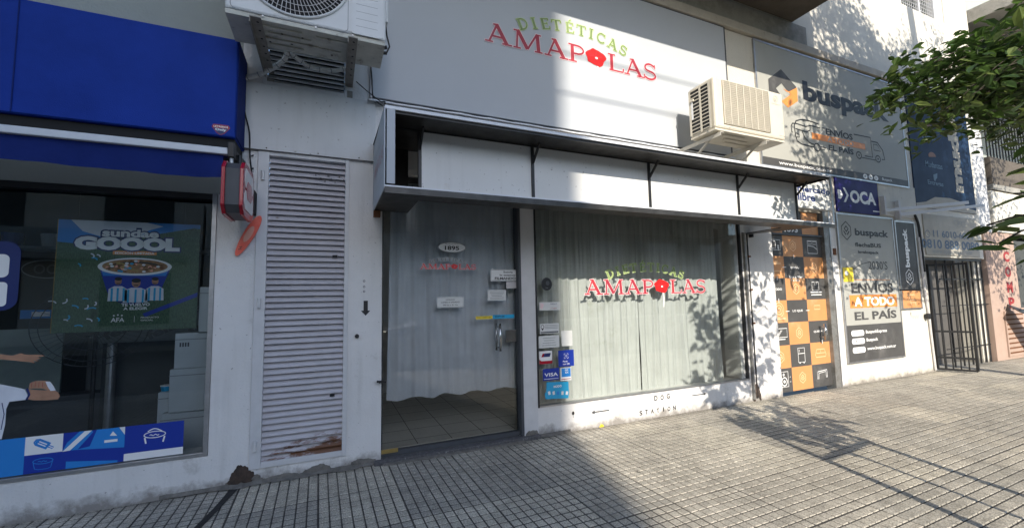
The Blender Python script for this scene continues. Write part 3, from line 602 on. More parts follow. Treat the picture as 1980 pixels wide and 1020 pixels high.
b = MB(); b.box(.33, 1.77, -.045, .035, -.03, .028, M_granite); b.box(.40, 1.60, -.085, -.046, -.03, .012, M_cem); b.build('threshold', BL, bevel=.006)

# ------------------------------------------------------------------ serif lettering (own strokes)
def arc(cx, cz, rx, rz, a0, a1, n=10): return [(cx+rx*math.cos(R(a0+(a1-a0)*i/n)), cz+rz*math.sin(R(a0+(a1-a0)*i/n))) for i in range(n+1)]
tk, tn, sf = .21, .105, .085
GL = {
 'A': (.95, [([(.14, 0), (.44, 1.0)], tn), ([(.42, 1.0), (.80, 0)], tk), ([(.25, .34), (.66, .34)], tn), ([(0, .03), (.28, .03)], sf), ([(.62, .03), (.98, .03)], sf), ([(.30, .97), (.46, 1.0)], sf)]),
 'M': (1.15, [([(.15, 0), (.19, 1)], tn), ([(.19, 1), (.56, .06)], tk), ([(.56, .06), (.94, 1)], tn), ([(.95, 1), (1.0, 0)], tk), ([(.02, .03), (.30, .03)], sf), ([(.84, .03), (1.15, .03)], sf), ([(.04, .97), (.24, .97)], sf), ([(.90, .97), (1.1, .97)], sf)]),
 'P': (.75, [([(.2, 0), (.2, 1)], tk), ([(.2, .96)]+arc(.40, .72, .28, .24, 80, -80)+[(.2, .48)], .11), ([(.04, .03), (.38, .03)], sf), ([(.04, .97), (.3, .97)], sf)]),
 'L': (.78, [([(.2, 0), (.2, 1)], tk), ([(.08, .04), (.72, .04)], .09), ([(.72, .02), (.75, .26)], sf), ([(.04, .97), (.38, .97)], sf)]),
 'S': (.70, [(arc(.34, .73, .24, .23, 25, 180, 9)+arc(.36, .72, .26, .20, 195, 250, 4)+arc(.34, .26, .27, .24, 70, -20, 7)+arc(.33, .26, .27, .24, -30, -150, 8), .12), ([(.58, .98), (.60, .74)], sf), ([(.06, .28), (.06, .02)], sf)]),
 'D': (.88, [([(.2, 0), (.2, 1)], tk), ([(.2, .96)]+arc(.36, .5, .40, .46, 80, -80, 12)+[(.2, .04)], .12), ([(.04, .03), (.2, .03)], sf), ([(.04, .97), (.2, .97)], sf)]),
 'I': (.42, [([(.2, 0), (.2, 1)], tk), ([(.04, .03), (.38, .03)], sf), ([(.04, .97), (.38, .97)], sf)]),
 'E': (.76, [([(.2, 0), (.2, 1)], tk), ([(.08, .04), (.68, .04)], .08), ([(.08, .96), (.66, .96)], .08), ([(.2, .52), (.54, .52)], .08), ([(.68, .0), (.72, .24)], sf), ([(.66, 1), (.68, .78)], sf), ([(.54, .42), (.54, .62)], sf)]),
 'T': (.82, [([(.4, 0), (.4, 1)], tk), ([(.04, .96), (.76, .96)], .08), ([(.04, .98), (.02, .74)], sf), ([(.76, .98), (.79, .74)], sf), ([(.24, .03), (.56, .03)], sf)]),
 'C': (.82, [(arc(.44, .5, .36, .46, 40, 320, 18), .13), ([(.72, .98), (.73, .70)], sf)]),
}
GL['É'] = (GL['E'][0], GL['E'][1]+[([(.34, 1.10), (.52, 1.28)], .09)])
def glyph(mb, ch, cx, cz, h, Y, m, ang=0, extra=0, wscale=1, frame=None):
    wd, st = GL[ch]; ca, sa = math.cos(ang), math.sin(ang)
    for k, (pts, t) in enumerate(st):
        P = []
        for u, v in pts:
            a = (u-wd/2)*h*wscale; b_ = (v-.5)*h
            P.append((cx+a*ca-b_*sa, cz+a*sa+b_*ca))
        if extra:
            p0, p1 = Vector(P[0]), Vector(P[1]); dd_ = (p0-p1).normalized()*extra; P[0] = tuple(p0+dd_)
            p0, p1 = Vector(P[-1]), Vector(P[-2]); dd_ = (p0-p1).normalized()*extra; P[-1] = tuple(p0+dd_)
        mb.stroke(P, t*h+2*extra, Y-k*.00012, m)
def poppy(mb, cx, cz, r, Y, stem=0):
    if stem: mb.stroke([(cx+.15*r, cz-.7*r), (cx+.30*r, cz-.7*r-stem*.4), (cx+.18*r, cz-.7*r-stem)], r*.16, Y+.0004, M_wht)
    n = 40; mb.poly([(cx+r*1.18*math.cos(2*math.pi*i/n)*(1+.10*math.sin(5*2*math.pi*i/n+.6)+.03*math.sin(13*i)), cz+r*.86*math.sin(2*math.pi*i/n)*(1+.10*math.sin(4*2*math.pi*i/n)+.03*math.cos(11*i))) for i in range(n)], Y, M_poppy)
    mb.stroke([(cx-.75*r, cz+.02*r), (cx-.3*r, cz+.16*r), (cx+.1*r, cz-.02*r), (cx+.75*r, cz+.2*r)], r*.05, Y-.0004, M_lred)
    mb.stroke([(cx-.2*r, cz-.6*r), (cx-.05*r, cz-.1*r), (cx+.05*r, cz+.6*r)], r*.045, Y-.0005, M_lred)
    mb.ell(cx+.06*r, cz-.06*r, .17*r, .12*r, Y-.0008, M_wht, 12)
AMA = list(zip('AMAPoLAS', (1.423, 1.732, 2.046, 2.285, 2.517, 2.775, 3.016, 3.242)))
DIE = list(zip('DIETÉTICAS', ((1.683, 3.913), (1.806, 3.95), (1.929, 3.976), (2.061, 3.994), (2.214, 4.004), (2.355, 4.008), (2.476, 4.002), (2.600, 3.984), (2.747, 3.951), (2.885, 3.912))))
def logo(mb, cx, cz, s, Y, fill, top, halo, halo2=None, stem=.16):
    for ch, x in AMA:
        X = cx+(x-2.335)*s; Z = cz
        if ch == 'o': poppy(mb, X+.005*s, Z+.008*s, .103*s, Y-.002, stem*s)
        else:
            if halo: glyph(mb, ch, X, Z, .185*s, Y, halo, extra=max(.0032, .006*s), wscale=1.5)
            glyph(mb, ch, X, Z, .185*s, Y-.0009, fill, wscale=1.5)
    for ch, (x, z) in DIE:
        X = cx+(x-2.335)*s; Z = cz+(z-3.745)*s; ang = -(x-2.32)*.62
        if halo2: glyph(mb, ch, X, Z, .112*s, Y, halo2, ang=ang, extra=max(.0026, .005*s), wscale=1.22)
        glyph(mb, ch, X, Z, .112*s, Y-.0009, top, ang=ang, wscale=1.22)
b = MB(); logo(b, .962, 1.548, .245, dd, M_poppy, M_dkgrey, M_pink, M_wht, .2); b.build('shop_logo_sticker', gd, label='small DIETÉTICAS AMAPOLAS logo on the door glass')

# ------------------------------------------------------------------ Amapolas shop window
f = MB(); f.box(1.766, 1.782, -.004, .05, .256, 2.319, M_black); f.box(1.783, 4.549, -.006, .05, .256, .270, M_alu)
f.box(4.525, 4.549, -.003, .05, .271, 2.319, M_black); f.box(4.46, 4.524, .03, .24, .271, 2.319, M_vinyl2); f.box(1.783, 4.499, 0, .05, 2.28, 2.319, M_black)
sw = f.build('shop_window', BL, label='large health food shop window with curtain and stickers')
MB().rect(1.783, 4.499, .271, 2.279, .02, M_glass_shop).build('pane', sw)
sY = .0175
b = MB(); logo(b, 3.155, 1.356, .80, sY, M_lred, M_green, M_pink, M_lime, .21); b.build('shop_logo_sticker', sw, label='DIETÉTICAS AMAPOLAS logo with red poppy on the window')
b = MB(); x, z = at(1057, 549, sY); b.ell(x, z, .058, .062, sY-.001, M_ink); b.ring(x, z, .050, .054, .003, sY-.0015, M_dkgrey); centred(b, 'TAX', x, z-.035, .03, .010, sY-.0018, M_grey); b.ell(x+.01, z+.01, .02, .022, sY-.0018, M_dkgrey); b.build('round_badge', sw)
sticker(sw, 1043, 600, 1083, 583, sY, M_paper, 'strip_sticker', lambda b, x0, x1, z0, z1, Y: (centred(b, 'PROPICIADO', x0+(x1-x0)*.68, z1-.018, .07, .010, Y, M_navy), centred(b, 'LA TARJETA', x0+(x1-x0)*.68, z0+.016, .07, .010, Y, M_red), b.poly([(x0+.01, z1-.005), (x0+.05, z1-.02), (x0+.03, z0+.01), (x0+.01, z0+.02)], Y, M_pink)))
def d3(b, x0, x1, z0, z1, Y):
    b.ring(x0+.028, z1-.03, .016, .017, .005, Y, M_ink, 14); b.poly([(x0+.016, z1-.045), (x0+.04, z1-.045), (x0+.028, z1-.065)], Y, M_ink)
    for i in range(3): b.rect(x0+.055, x1-.01, z1-.018-i*.014, z1-.014-i*.014, Y, M_grey)
    b.rect(x0+.006, x1-.006, z0+.006, z0+.018, Y, M_dkgrey)
sticker(sw, 1044, 645, 1080, 624, sY, M_paper, 'pin_sticker', d3, None, 'white sticker with map pin drawing')
sticker(sw, 1042, 673, 1081, 647, sY, M_paper, 'paper_notice', lambda b, x0, x1, z0, z1, Y: lines(b, x0, x1, z0, z1, Y, 4))
sticker(sw, 1086, 669, 1106, 638, sY, M_paper, 'paper_notice')
def d4(b, x0, x1, z0, z1, Y):
    b.poly([(x0+.022, z1-.055), (x0+.035, z1-.022), (x0+.075, z1-.022), (x0+.062, z1-.055)], Y, M_red); b.poly([(x0+.042, z1-.055), (x0+.055, z1-.022), (x1-.012, z1-.022), (x1-.025, z1-.055)], Y-.0003, M_navy)
    b.rect(x0, x1, z0, z0+.028, Y, M_red); b.poly([(x0, z0+.028), (x0+.02, z0+.028), (x0, z0+.045)], Y, M_red)
sticker(sw, 1043, 704, 1067, 677, sY, M_wht, 'card_sticker', d4, None, 'white and red card sticker')
def d5(b, x0, x1, z0, z1, Y):
    cx = (x0+x1)/2; cz = z1-(z1-z0)*.36; r = .022
    for a in (45, 135, 225, 315):
        ax, az = cx+r*1.4*math.cos(R(a)), cz+r*1.4*math.sin(R(a)); sx = math.copysign(1, math.cos(R(a))); sz = math.copysign(1, math.sin(R(a)))
        b.stroke([(ax-sx*.014, az), (ax, az), (ax, az-sz*.014)], .004, Y, M_wht)
    b.ring(cx, cz, .011, .011, .004, Y, M_wht, 4)
    centred(b, 'Pagá', cx-.012, z0+(z1-z0)*.30, .05, .020, Y, M_wht, .02); centred(b, 'con QR', cx, z0+(z1-z0)*.15, .075, .018, Y, M_wht, .02)
sticker(sw, 1080, 709, 1109, 675, sY, M_dblue, 'card_sticker', d5, None, 'blue sticker reading Pagá con QR')
def d6(b, x0, x1, z0, z1, Y): centred(b, 'VISA', (x0+x1)/2, (z0+z1)/2-.002, (x1-x0)*.82, (z1-z0)*.30, Y, M_wht, .02); b.rect(x0+.01, x1-.01, z0+.012, z0+.016, Y, M_wht)
sticker(sw, 1050, 736, 1081, 710, sY, M_dblue, 'card_sticker', d6, None, 'blue sticker reading VISA')
def d7(b, x0, x1, z0, z1, Y):
    b.rect(x0+.012, x1-.006, z0+.035, z1-.006, Y, M_sky); centred(b, 'AM', (x0+x1)/2+.006, z1-.022, .036, .018, Y-.0004, M_wht, .02); centred(b, 'EX', (x0+x1)/2+.012, z1-.045, .036, .018, Y-.0004, M_wht, .02)
    b.rect(x0+.008, x1-.008, z0+.012, z0+.018, Y, M_red)
sticker(sw, 1084, 736, 1104, 709, sY, M_wht, 'card_sticker', d7, None, 'white sticker with blue AMEX square')
b = MB(); P = pr([(1057, 738), (1099, 737), (1100, 757), (1099, 769), (1055, 771), (1053, 760), (1056, 757)], sY); b.prism(P, sY-.0012, sY, M_cyan); x, z = at(1078, 746, sY); centred(b, 'MODO', x, z, .085, .022, sY-.002, M_wht, .03)
for i in range(5):
    x, z = at(1062+i*8.5, 759, sY); b.poly(rot([(-.012,-.016),(.012,-.016),(.012,.016),(-.012,.016)], (i-2)*-.12, x, z), sY-.0018, (M_wht, M_paper, M_sky, M_paper, M_wht)[i])
b.build('card_sticker', sw, label='light blue sticker reading MODO with small cards')

# ------------------------------------------------------------------ curtains
def curtain(name, x0, x1, z0, z1, Y, amp, nf, seed, label, flare=0, wob=.02, slant=0, cm=None):
    g = np.random.default_rng(seed); nx, nz = 300, 60
    ph = g.random(6)*6.28; fr = [nf, nf*1.7, nf*.45, nf*2.9]
    V = []; 
    for j in range(nz+1):
        v = j/nz
        for i in range(nx+1):
            u = i/nx; uu = u+.012*math.sin(v*3+ph[0]+u*7)*(1-v)
            y = amp*(math.sin(uu*nf*6.28+ph[1]+.8*math.sin(uu*9+ph[2]))+.45*math.sin(uu*fr[1]*6.28+ph[3]+v*1.5)*(1-.4*v)+.5*math.sin(uu*fr[2]*6.28+ph[4])+.2*math.sin(uu*fr[3]*6.28+v*2.5))
            y *= .45+.55*v; y += .010*math.sin(uu*nf*2.2+v*5+ph[3])*(1-v)+.006*math.sin(uu*23+v*11+ph[1])*(1-v)*math.sin(v*9+uu*17)+.0035*math.sin(u*nf*38)*max(0, v-.55)*2
            x = x0+(x1-x0)*u - flare*(1-v)**1.3*(.5-u)*2
            zb = z0+slant*u+wob*math.sin(uu*nf*3.1+ph[5])
            V.append((x, Y+y, zb+(z1-zb)*v))
    F = [(j*(nx+1)+i, j*(nx+1)+i+1, (j+1)*(nx+1)+i+1, (j+1)*(nx+1)+i) for j in range(nz) for i in range(nx)]
    b = MB(); b.add(V, F, cm or M_curt); return b.build(name, smooth=True, label=label, cat='curtain')
curtain('curtain', .475, 1.63, .43, 2.30, .17, .016, 9, 1, 'grey blue curtain hanging behind the glass door', .03, .012, -.0, mat('brightened_door_curtain', (.84, .87, .90), .9, var=.12, scale=5, bump=.2, bscale=250, trans=.25, spec=.1))  # same cloth as the window curtains, albedo raised to brighten it in shade
curtain('curtain', 1.86, 3.075, .20, 2.13, .145, .015, 12, 2, 'left half of the grey curtain behind the shop window', .0, .006)
curtain('curtain', 3.10, 4.31, .20, 2.13, .156, .015, 12, 3, 'right half of the grey curtain behind the shop window', .0, .006)

# ------------------------------------------------------------------ fascia sign DIETÉTICAS AMAPOLAS
fs_ = thing('fascia_sign', 'wide white fascia sign reading DIETÉTICAS AMAPOLAS with a red poppy', 'sign', (.285, 0, 2.93))
def vinyl_face(x0, x1, z0, z1, Y, m, seed, amp=.004, nx=60, nz=24):
    g = np.random.default_rng(seed); p = g.random(4)*6.28; V = []
    for j in range(nz+1):
        for i in range(nx+1):
            x = x0+(x1-x0)*i/nx; z = z0+(z1-z0)*j/nz; e = min(1, 6*min(i/nx, 1-i/nx, j/nz, 1-j/nz)+.0)
            V.append((x, Y+amp*e*(math.sin(x*1.7+p[0])*.6+.4*math.sin(z*2.1+x*.8+p[1])), z))
    b = MB(); b.add(V, [(j*(nx+1)+i, j*(nx+1)+i+1, (j+1)*(nx+1)+i+1, (j+1)*(nx+1)+i) for j in range(nz) for i in range(nx)], m); return b
vinyl_face(.295, 4.455, 2.935, 4.570, -.030, M_vinyl, 3).build('banner', fs_, smooth=True)
b = MB(); b.box(.283, .295, -.032, -.001, 2.925, 4.575, M_alu); b.box(4.456, 4.472, -.034, -.001, 2.925, 4.575, M_dkgrey); b.box(.296, 4.455, -.031, -.001, 4.571, 4.580, M_dkgrey); b.box(.296, 4.455, -.033, -.001, 2.925, 2.934, M_dkgrey); b.build('frame', fs_)
b = MB(); logo(b, 2.335, 3.745, 1.0, -.037, M_lred, M_green, M_pink, M_lime, .17); b.build('lettering', fs_)

# ------------------------------------------------------------------ canopy light box (front missing)
CX0, CX1, CY, CZ0, CZ1 = .315, 5.06, -.765, 1.985, 2.535
cn = thing('canopy_light_box', 'long empty canopy light box with white back panels and open front', 'sign box', (CX0, 0, CZ0))
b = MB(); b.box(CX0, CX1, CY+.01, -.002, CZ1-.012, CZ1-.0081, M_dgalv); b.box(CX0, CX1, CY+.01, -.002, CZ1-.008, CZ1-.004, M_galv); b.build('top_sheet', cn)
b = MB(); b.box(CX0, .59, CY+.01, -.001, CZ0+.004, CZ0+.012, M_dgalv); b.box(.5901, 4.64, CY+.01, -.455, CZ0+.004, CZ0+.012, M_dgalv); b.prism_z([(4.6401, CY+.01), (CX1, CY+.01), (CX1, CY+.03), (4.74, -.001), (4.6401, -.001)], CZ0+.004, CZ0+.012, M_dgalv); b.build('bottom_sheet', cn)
b = MB(); b.box(CX0, CX1, CY-.004, CY+.012, CZ1-.016, CZ1+.006, M_whitealu); b.box(CX0, CX1, CY-.002, CY+.012, CZ0+.012, CZ0+.022, M_whitealu); b.box(CX0, CX1, CY-.003, CY+.012, CZ0-.030, CZ0+.0115, M_dgalv); b.box(CX1-.03, CX1, CY-.002, CY+.010, CZ0+.033, CZ1-.017, M_alu)
b.box(CX0+.012, CX0+.065, CY-.003, CY+.004, CZ0+.033, CZ1-.017, M_vinyl); b.build('front_frame', cn)
b = MB(); b.box(CX0-.004, CX0+.003, CY, -.001, CZ0, CZ1, M_vinyl)
def mp(u0, u1, v0, v1): return lambda u, v: (CX0-.0052, CY+.775*(1-(u0+(u1-u0)*u)) if False else -.775*(u0+(u1-u0)*u), CZ0+(v0+(v1-v0)*v)*.52)
b.text('AMAPOLAS', 0, 1, 0, 1, 0, mat('faded_red_ink', (.42, .26, .30), .5), .01, mapf=mp(.12, .92, .42, .60)); b.text('DIETETICAS', 0, 1, 0, 1, 0, mat('faded_grey_ink', (.38, .40, .42), .5), 0, mapf=mp(.25, .8, .66, .76)); b.text('www.amapolas.com', 0, 1, 0, 1, 0, MATS['faded_grey_ink'], 0, mapf=mp(.2, .85, .18, .23))
b.box(CX0+.0031, CX0+.006, CY+.01, -.02, CZ0+.013, CZ1-.013, M_blackm); b.box(CX0+.0061, .588, -.03, -.012, CZ0+.013, CZ1-.013, M_blackm); b.build('side_panel', cn, label='white vinyl side panel with faded shop lettering')  # black sheets added inside carry the shade of the open left compartment
PY = -.465
edges = [.600, 1.535, 2.765, 3.955, 4.905]
for a, c in zip(edges[:-1], edges[1:]): vinyl_face(a+.012, c-.012, CZ0+.013, CZ1-.020, PY, M_vinyl2, int(a*10), .003, 20, 10).build('back_panel', cn, smooth=True)
for x in edges:
    b = MB(); b.box(x-.012, x+.012, PY-.014, PY+.014, CZ0+.013, CZ1-.020, M_black); b.bar((x, PY-.015, CZ1-.16), (x, PY-.14, CZ1-.036), .014, .02, M_black)
    if x > 1: b.bar((x+.005, PY-.015, CZ0+.05), (x+.06, PY-.10, CZ0+.02), .012, .014, M_black)
    b.build('upright', cn)
b = MB(); b.box(CX0+.004, CX1-.01, PY-.012, PY+.012, CZ1-.0195, CZ1-.0125, M_black); b.box(CX0+.02, CX1, CY+.015, CY+.035, CZ1-.034, CZ1-.013, M_black); b.bar((CX1-.02, CY+.04, CZ1-.025), (CX1-.02, -.01, CZ1-.025), .02, .02, M_black); b.build('rail', cn)
MB().box(CX0+.0, CX0+.05, -.06, -.001, CZ0-.05, CZ0-.003, M_rust).build('fixing_bracket', cn); MB().box(4.70, 4.72, -.05, -.001, CZ0-.04, CZ0-.003, M_black).build('fixing_bracket', cn)
# flashing strip above the canopy
b = MB(); N = 60; vs = []
for i in range(N+1):
    x = .27+4.2*i/N; j = .003*math.sin(i*1.3)+.004*rng.random(); vs += [(x, -.004, 2.925+j), (x, -.06-j, 2.900+j*.5), (x, -.065-j, 2.885)]
b.add(vs, [(3*i, 3*i+1, 3*i+4, 3*i+3) for i in range(N)]+[(3*i+1, 3*i+2, 3*i+5, 3*i+4) for i in range(N)], M_whitealu)
b.build('flashing_strip', label='crinkled white flashing strip along the foot of the fascia sign', cat='flashing')

# ------------------------------------------------------------------ air conditioners
def ac_left():
    x0, x1, y0, y1, z0, z1 = -.612, .330, -.66, -.34, 3.015, 3.74
    t = thing('air_conditioner', 'large white outdoor air conditioner with round fan above the vent grille', 'air conditioner', (x0, y0, z0))
    b = MB(); b.box(x0, x1, y0, y1, z0+.03, z1, M_ac); b.build('casing', t, bevel=.018)
    b = MB(); b.box(x0+.004, x1-.004, y0+.006, y1-.004, z0, z0+.0295, M_pan)
    for i in range(4): b.box(x0+.18+.04*(i % 2), x0+.42+.05*(i % 3), y0+.05+i*.065, y0+.085+i*.065, z0-.010, z0-.0005, M_pan)
    b.box(x0+.5, x0+.72, y0+.06, y0+.12, z0-.008, z0-.0005, M_pan); b.box(x0+.5, x0+.66, y0+.19, y0+.25, z0-.008, z0-.0005, M_pan)
    for q in ((.30, .1), (.42, .1), (.35, .2), (.6, .24), (.22, .22)): b.tube([(x0+q[0], y0+q[1], z0-.0115), (x0+q[0], y0+q[1], z0-.0105)], .008, M_blackm, 8)
    b.build('base_pan', t, bevel=.004)
    cx, cz, rr_ = -.232, 3.405, .325
    b = MB(); n = 40; b.poly([(cx+rr_*math.cos(6.2832*i/n), cz+rr_*math.sin(6.2832*i/n)) for i in range(n)], y0-.003, M_blackm)
    for k in range(90):
        a = 2*math.pi*k/72; b.bar((cx+.17*math.cos(a), y0-.016, cz+.17*math.sin(a)), (cx+rr_*math.cos(a+.10), y0-.008, cz+rr_*math.sin(a+.10)), .0035, .005, M_conduit, (0, 1, 0))
    for k in range(8):
        a = 2*math.pi*k/8; b.bar((cx, y0-.018, cz), (cx+.145*math.cos(a), y0-.017, cz+.145*math.sin(a)), .004, .004, M_conduit, (0, 1, 0))
    for r in (.03, .06, .09, .12, .17, .21, .25, .29): b.tube([(cx+r*math.cos(6.2832*i/36), y0-.018+.008*(r/.26)**2, cz+r*math.sin(6.2832*i/36)) for i in range(37)], .0022, M_conduit, 5, False)
    b.tube([(cx+rr_*math.cos(6.2832*i/44), y0-.006, cz+rr_*math.sin(6.2832*i/44)) for i in range(45)], .009, M_ac, 8, False)
    b.build('fan_grille', t)
    b = MB(); b.stroke(rrect(x0+.03, .085, z0+.035, z1-.03, .03), .004, y0-.0012, M_grey, True); b.prism(rrect(.105, .300, z0+.035, z1-.03, .02), y0-.008, y0-.0005, M_ac)
    for i in range(9): b.rect(.135, .275, z0+.09+i*.052, z0+.0925+i*.052, y0-.0088, M_grey)
    for x in (-.41, -.11, .115): b.tube([(x, y0-.004, z0+.022+.0), (x, y0-.001, z0+.022)], .007, M_alu, 8)
    b.build('front_panel', t, bevel=.003)
    b = MB(); b.box(x1+.001, x1+.035, y0+.16, y0+.30, z0+.28, z0+.60, M_ac); b.build('valve_cover', t, bevel=.01)
    b = MB(); b.tube([(x1+.02, y0+.2, z0+.28), (x1+.03, y0+.2, z0+.2), (x1+.05, y0+.2, z0+.12), (x1+.03, y0+.2, z0+.07), (x1-.01, y0+.2, z0+.06)], .006, M_rub); b.tube([(x1-.0, y0+.2, z0+.10), (x1+.03, y0+.2, z0+.11)], .014, M_black); b.tube([(x1, y0+.2, z0+.06), (x1+.03, y0+.2, z0+.065)], .012, M_black); b.build('valve', t)
ac_left()
def bracket(x, y1, z, m, label, group, strut=True, wd=.05, drop=.28):
    t = thing('wall_bracket', label, 'bracket', (x, 0, z), group)
    b = MB(); b.box(x-wd/2, x+wd/2, y1, -.002, z-.006, z, m); b.box(x-wd/2, x-wd/2+.005, y1, -.002, z-.04, z-.0065, m)
    for k in range(6): b.tube([(x+.008, y1+.05+k*.09, z-.0068), (x+.008, y1+.05+k*.09, z-.0062)], .008, M_blackm, 8)
    b.build('arm', t)
    b = MB(); b.box(x-wd/2, x+wd/2, -.008, -.0025, z-drop, z-.0405, m); b.build('wall_plate', t)
    if strut: b = MB(); b.bar((x+.01, y1+.16, z-.02), (x+.01, -.02, z-drop*.9), .022, .018, m); b.build('strut', t)
    return t
bracket(-.445, -.70, 3.003, M_angle, 'left grey steel bracket under the large air conditioner', 'brackets under the large air conditioner', False, .062, .10)
bracket(.115, -.70, 3.003, M_angle, 'right grey steel bracket under the large air conditioner', 'brackets under the large air conditioner', False, .062, .10)
def ac_right():
    x0, x1, y0, y1, z0, z1 = 3.53, 4.60, -.60, -.27, 2.915, 3.47
    t = thing('air_conditioner', 'cream square outdoor air conditioner above the right part of the canopy', 'air conditioner', (x0, y0, z0))
    b = MB(); b.box(x0+.012, x1, y0, y1, z0+.02, z1, M_acold); b.build('casing', t, bevel=.022)
    b = MB(); b.box(x0+.01, x1-.01, y0+.01, y1-.005, z0-.004, z0+.0195, M_acold)
    for i in range(3): b.box(x0+.2+.1*i, x0+.5+.14*i, y0+.06+i*.08, y0+.10+i*.08, z0-.014, z0-.0045, M_acold)
    b.build('base_pan', t, bevel=.004)
    gx0, gx1, gz0, gz1 = 3.655, 4.345, 2.985, 3.445
    b = MB(); b.rect(gx0, gx1, gz0, gz1, y0-.002, mat('dark_grille_backing', (.12, .095, .07), .8))
    for i in range(62): x = gx0+(gx1-gx0)*i/61; b.box(x-.0015, x+.0015, y0-.012, y0-.004, gz0, gz1, M_acold)
    for i in range(24): z = gz0+(gz1-gz0)*i/23; b.box(gx0, gx1, y0-.010, y0-.006, z-.0015, z+.0015, M_acold)
    for i in range(8): x = gx0+(gx1-gx0)*i/7; b.box(x-.004, x+.004, y0-.015, y0-.0125, gz0, gz1, M_acold)
    b.build('front_grille', t)
    # louvred side
    b = MB(); b.box(x0+.004, x0+.0115, y0+.055, y1-.03, z0+.05, z1-.04, M_coil)
    for i in range(13): z = z0+.05+i*.0385; b.box(x0-.004, x0+.003, y0+.05, y1-.025, z-.004, z+.004, M_acold)
    for y in (y0+.05, y0+.165, y1-.03): b.box(x0-.006, x0-.0045, y-.012, y+.012, z0+.03, z1-.03, M_acold)
    b.box(x0-.0055, x0-.0045, y1-.07, y1-.045, z0+.20, z1-.16, M_wht); b.box(x0-.02, x0-.0065, y1-.09, y1-.03, z1-.16, z1-.14, M_acold)
    b.build('side_louvre', t)
    b = MB(); cx, cz = 4.47, 3.385; b.ring(cx, cz, .034, .034, .004, y0-.002, M_grey, 24); b.stroke([(cx-.018, cz+.010), (cx-.009, cz-.008), (cx, cz+.010), (cx+.009, cz-.008), (cx+.018, cz+.010)], .004, y0-.0025, M_grey); b.rect(cx-.014, cx+.014, cz-.018, cz-.014, y0-.0025, M_grey)
    centred(b, 'Westinghouse', cx, cz-.058, .14, .013, y0-.0022, M_grey); b.build('emblem', t)
    b = MB(); b.box(x1-.11, x1+.004, y0-.0015, y0-.0005, z0+.06, z0+.064, M_grey); b.build('trim_line', t)
ac_right()
bracket(3.62, -.60, 2.896, M_wangle, 'left cream bracket under the square air conditioner', 'brackets under the square air conditioner', True, .045, .33)
bracket(4.30, -.60, 2.896, M_wangle, 'right cream bracket under the square air conditioner', 'brackets under the square air conditioner', True, .045, .33)
# insulated hoses and cables
hp = [at(560, 105, -.10)]
def P3(px, py, Y): x, z = at(px, py, Y); return (x, Y, z)
def smooth(pts, n=6):
    pts = [Vector(p) for p in pts]; out = []
    for i in range(len(pts)-1):
        p0 = pts[max(i-1, 0)]; p1 = pts[i]; p2 = pts[i+1]; p3 = pts[min(i+2, len(pts)-1)]
        for k in range(n):
            t = k/n; out.append(.5*((2*p1)+(-p0+p2)*t+(2*p0-5*p1+4*p2-p3)*t*t+(-p0+3*p1-3*p2+p3)*t**3))
    return out+[pts[-1]]
def hose(pts, r, label):
    t = thing('insulated_hose', label, 'hose', tuple(pts[0]), 'insulated hoses below the large air conditioner'); q = smooth(pts, 8)
    b = MB(); b.tube(q, [r*(1+.05*math.sin(i*1.7)) for i in range(len(q))], M_foam, 10); b.build('foam_sleeve', t, smooth=True)
    b = MB()
    for i in range(4, len(q)-3, 5): d = (q[i+1]-q[i]).normalized(); b.tube([q[i]-d*.003, q[i]+d*.003], r*1.07, M_grey, 10)
    b.build('tape', t)
hose([P3(556, 100, -.16), P3(550, 115, -.12), P3(530, 130, -.08), P3(500, 144, -.05), P3(470, 152, -.02)], .019, 'white hose curving left below the large air conditioner')
hose([P3(562, 102, -.16), P3(580, 118, -.12), P3(605, 132, -.08), P3(640, 137, -.06), P3(672, 133, -.05)], .016, 'white hose curving right across the vent grille')
b = MB(); b.tube(smooth([P3(470, 155, -.03), P3(474, 185, -.03), P3(473, 215, -.03), P3(482, 255, -.03), P3(483, 300, -.02), P3(487, 340, -.02), P3(488, 372, -.02)]), .0055, M_rub, 6)
for q in ((486, 300), (486, 325), (487, 352)): x, z = at(*q, -.02); b.tube([(x, -.0, z), (x+.012, -.022, z)], .005, M_rub, 6)
b.build('power_cable', label='black cable running down the pier from the hose to the red sign', cat='cable')
b = MB(); b.tube(smooth([P3(689, 158, -.03), P3(712, 178, -.10), P3(735, 196, -.5), P3(744, 205, -.70), P3(722, 280, -.10)]), .004, M_rub, 6); b.build('power_cable', label='thin black cable looping onto the top corner of the canopy', cat='cable')
b = MB(); b.tube(smooth([P3(716, 120, -.05), P3(719, 150, -.04), P3(722, 188, -.04), P3(740, 205, -.08)]), .005, M_rub, 6); b.build('power_cable', label='black cable hanging down the left edge of the fascia sign', cat='cable')

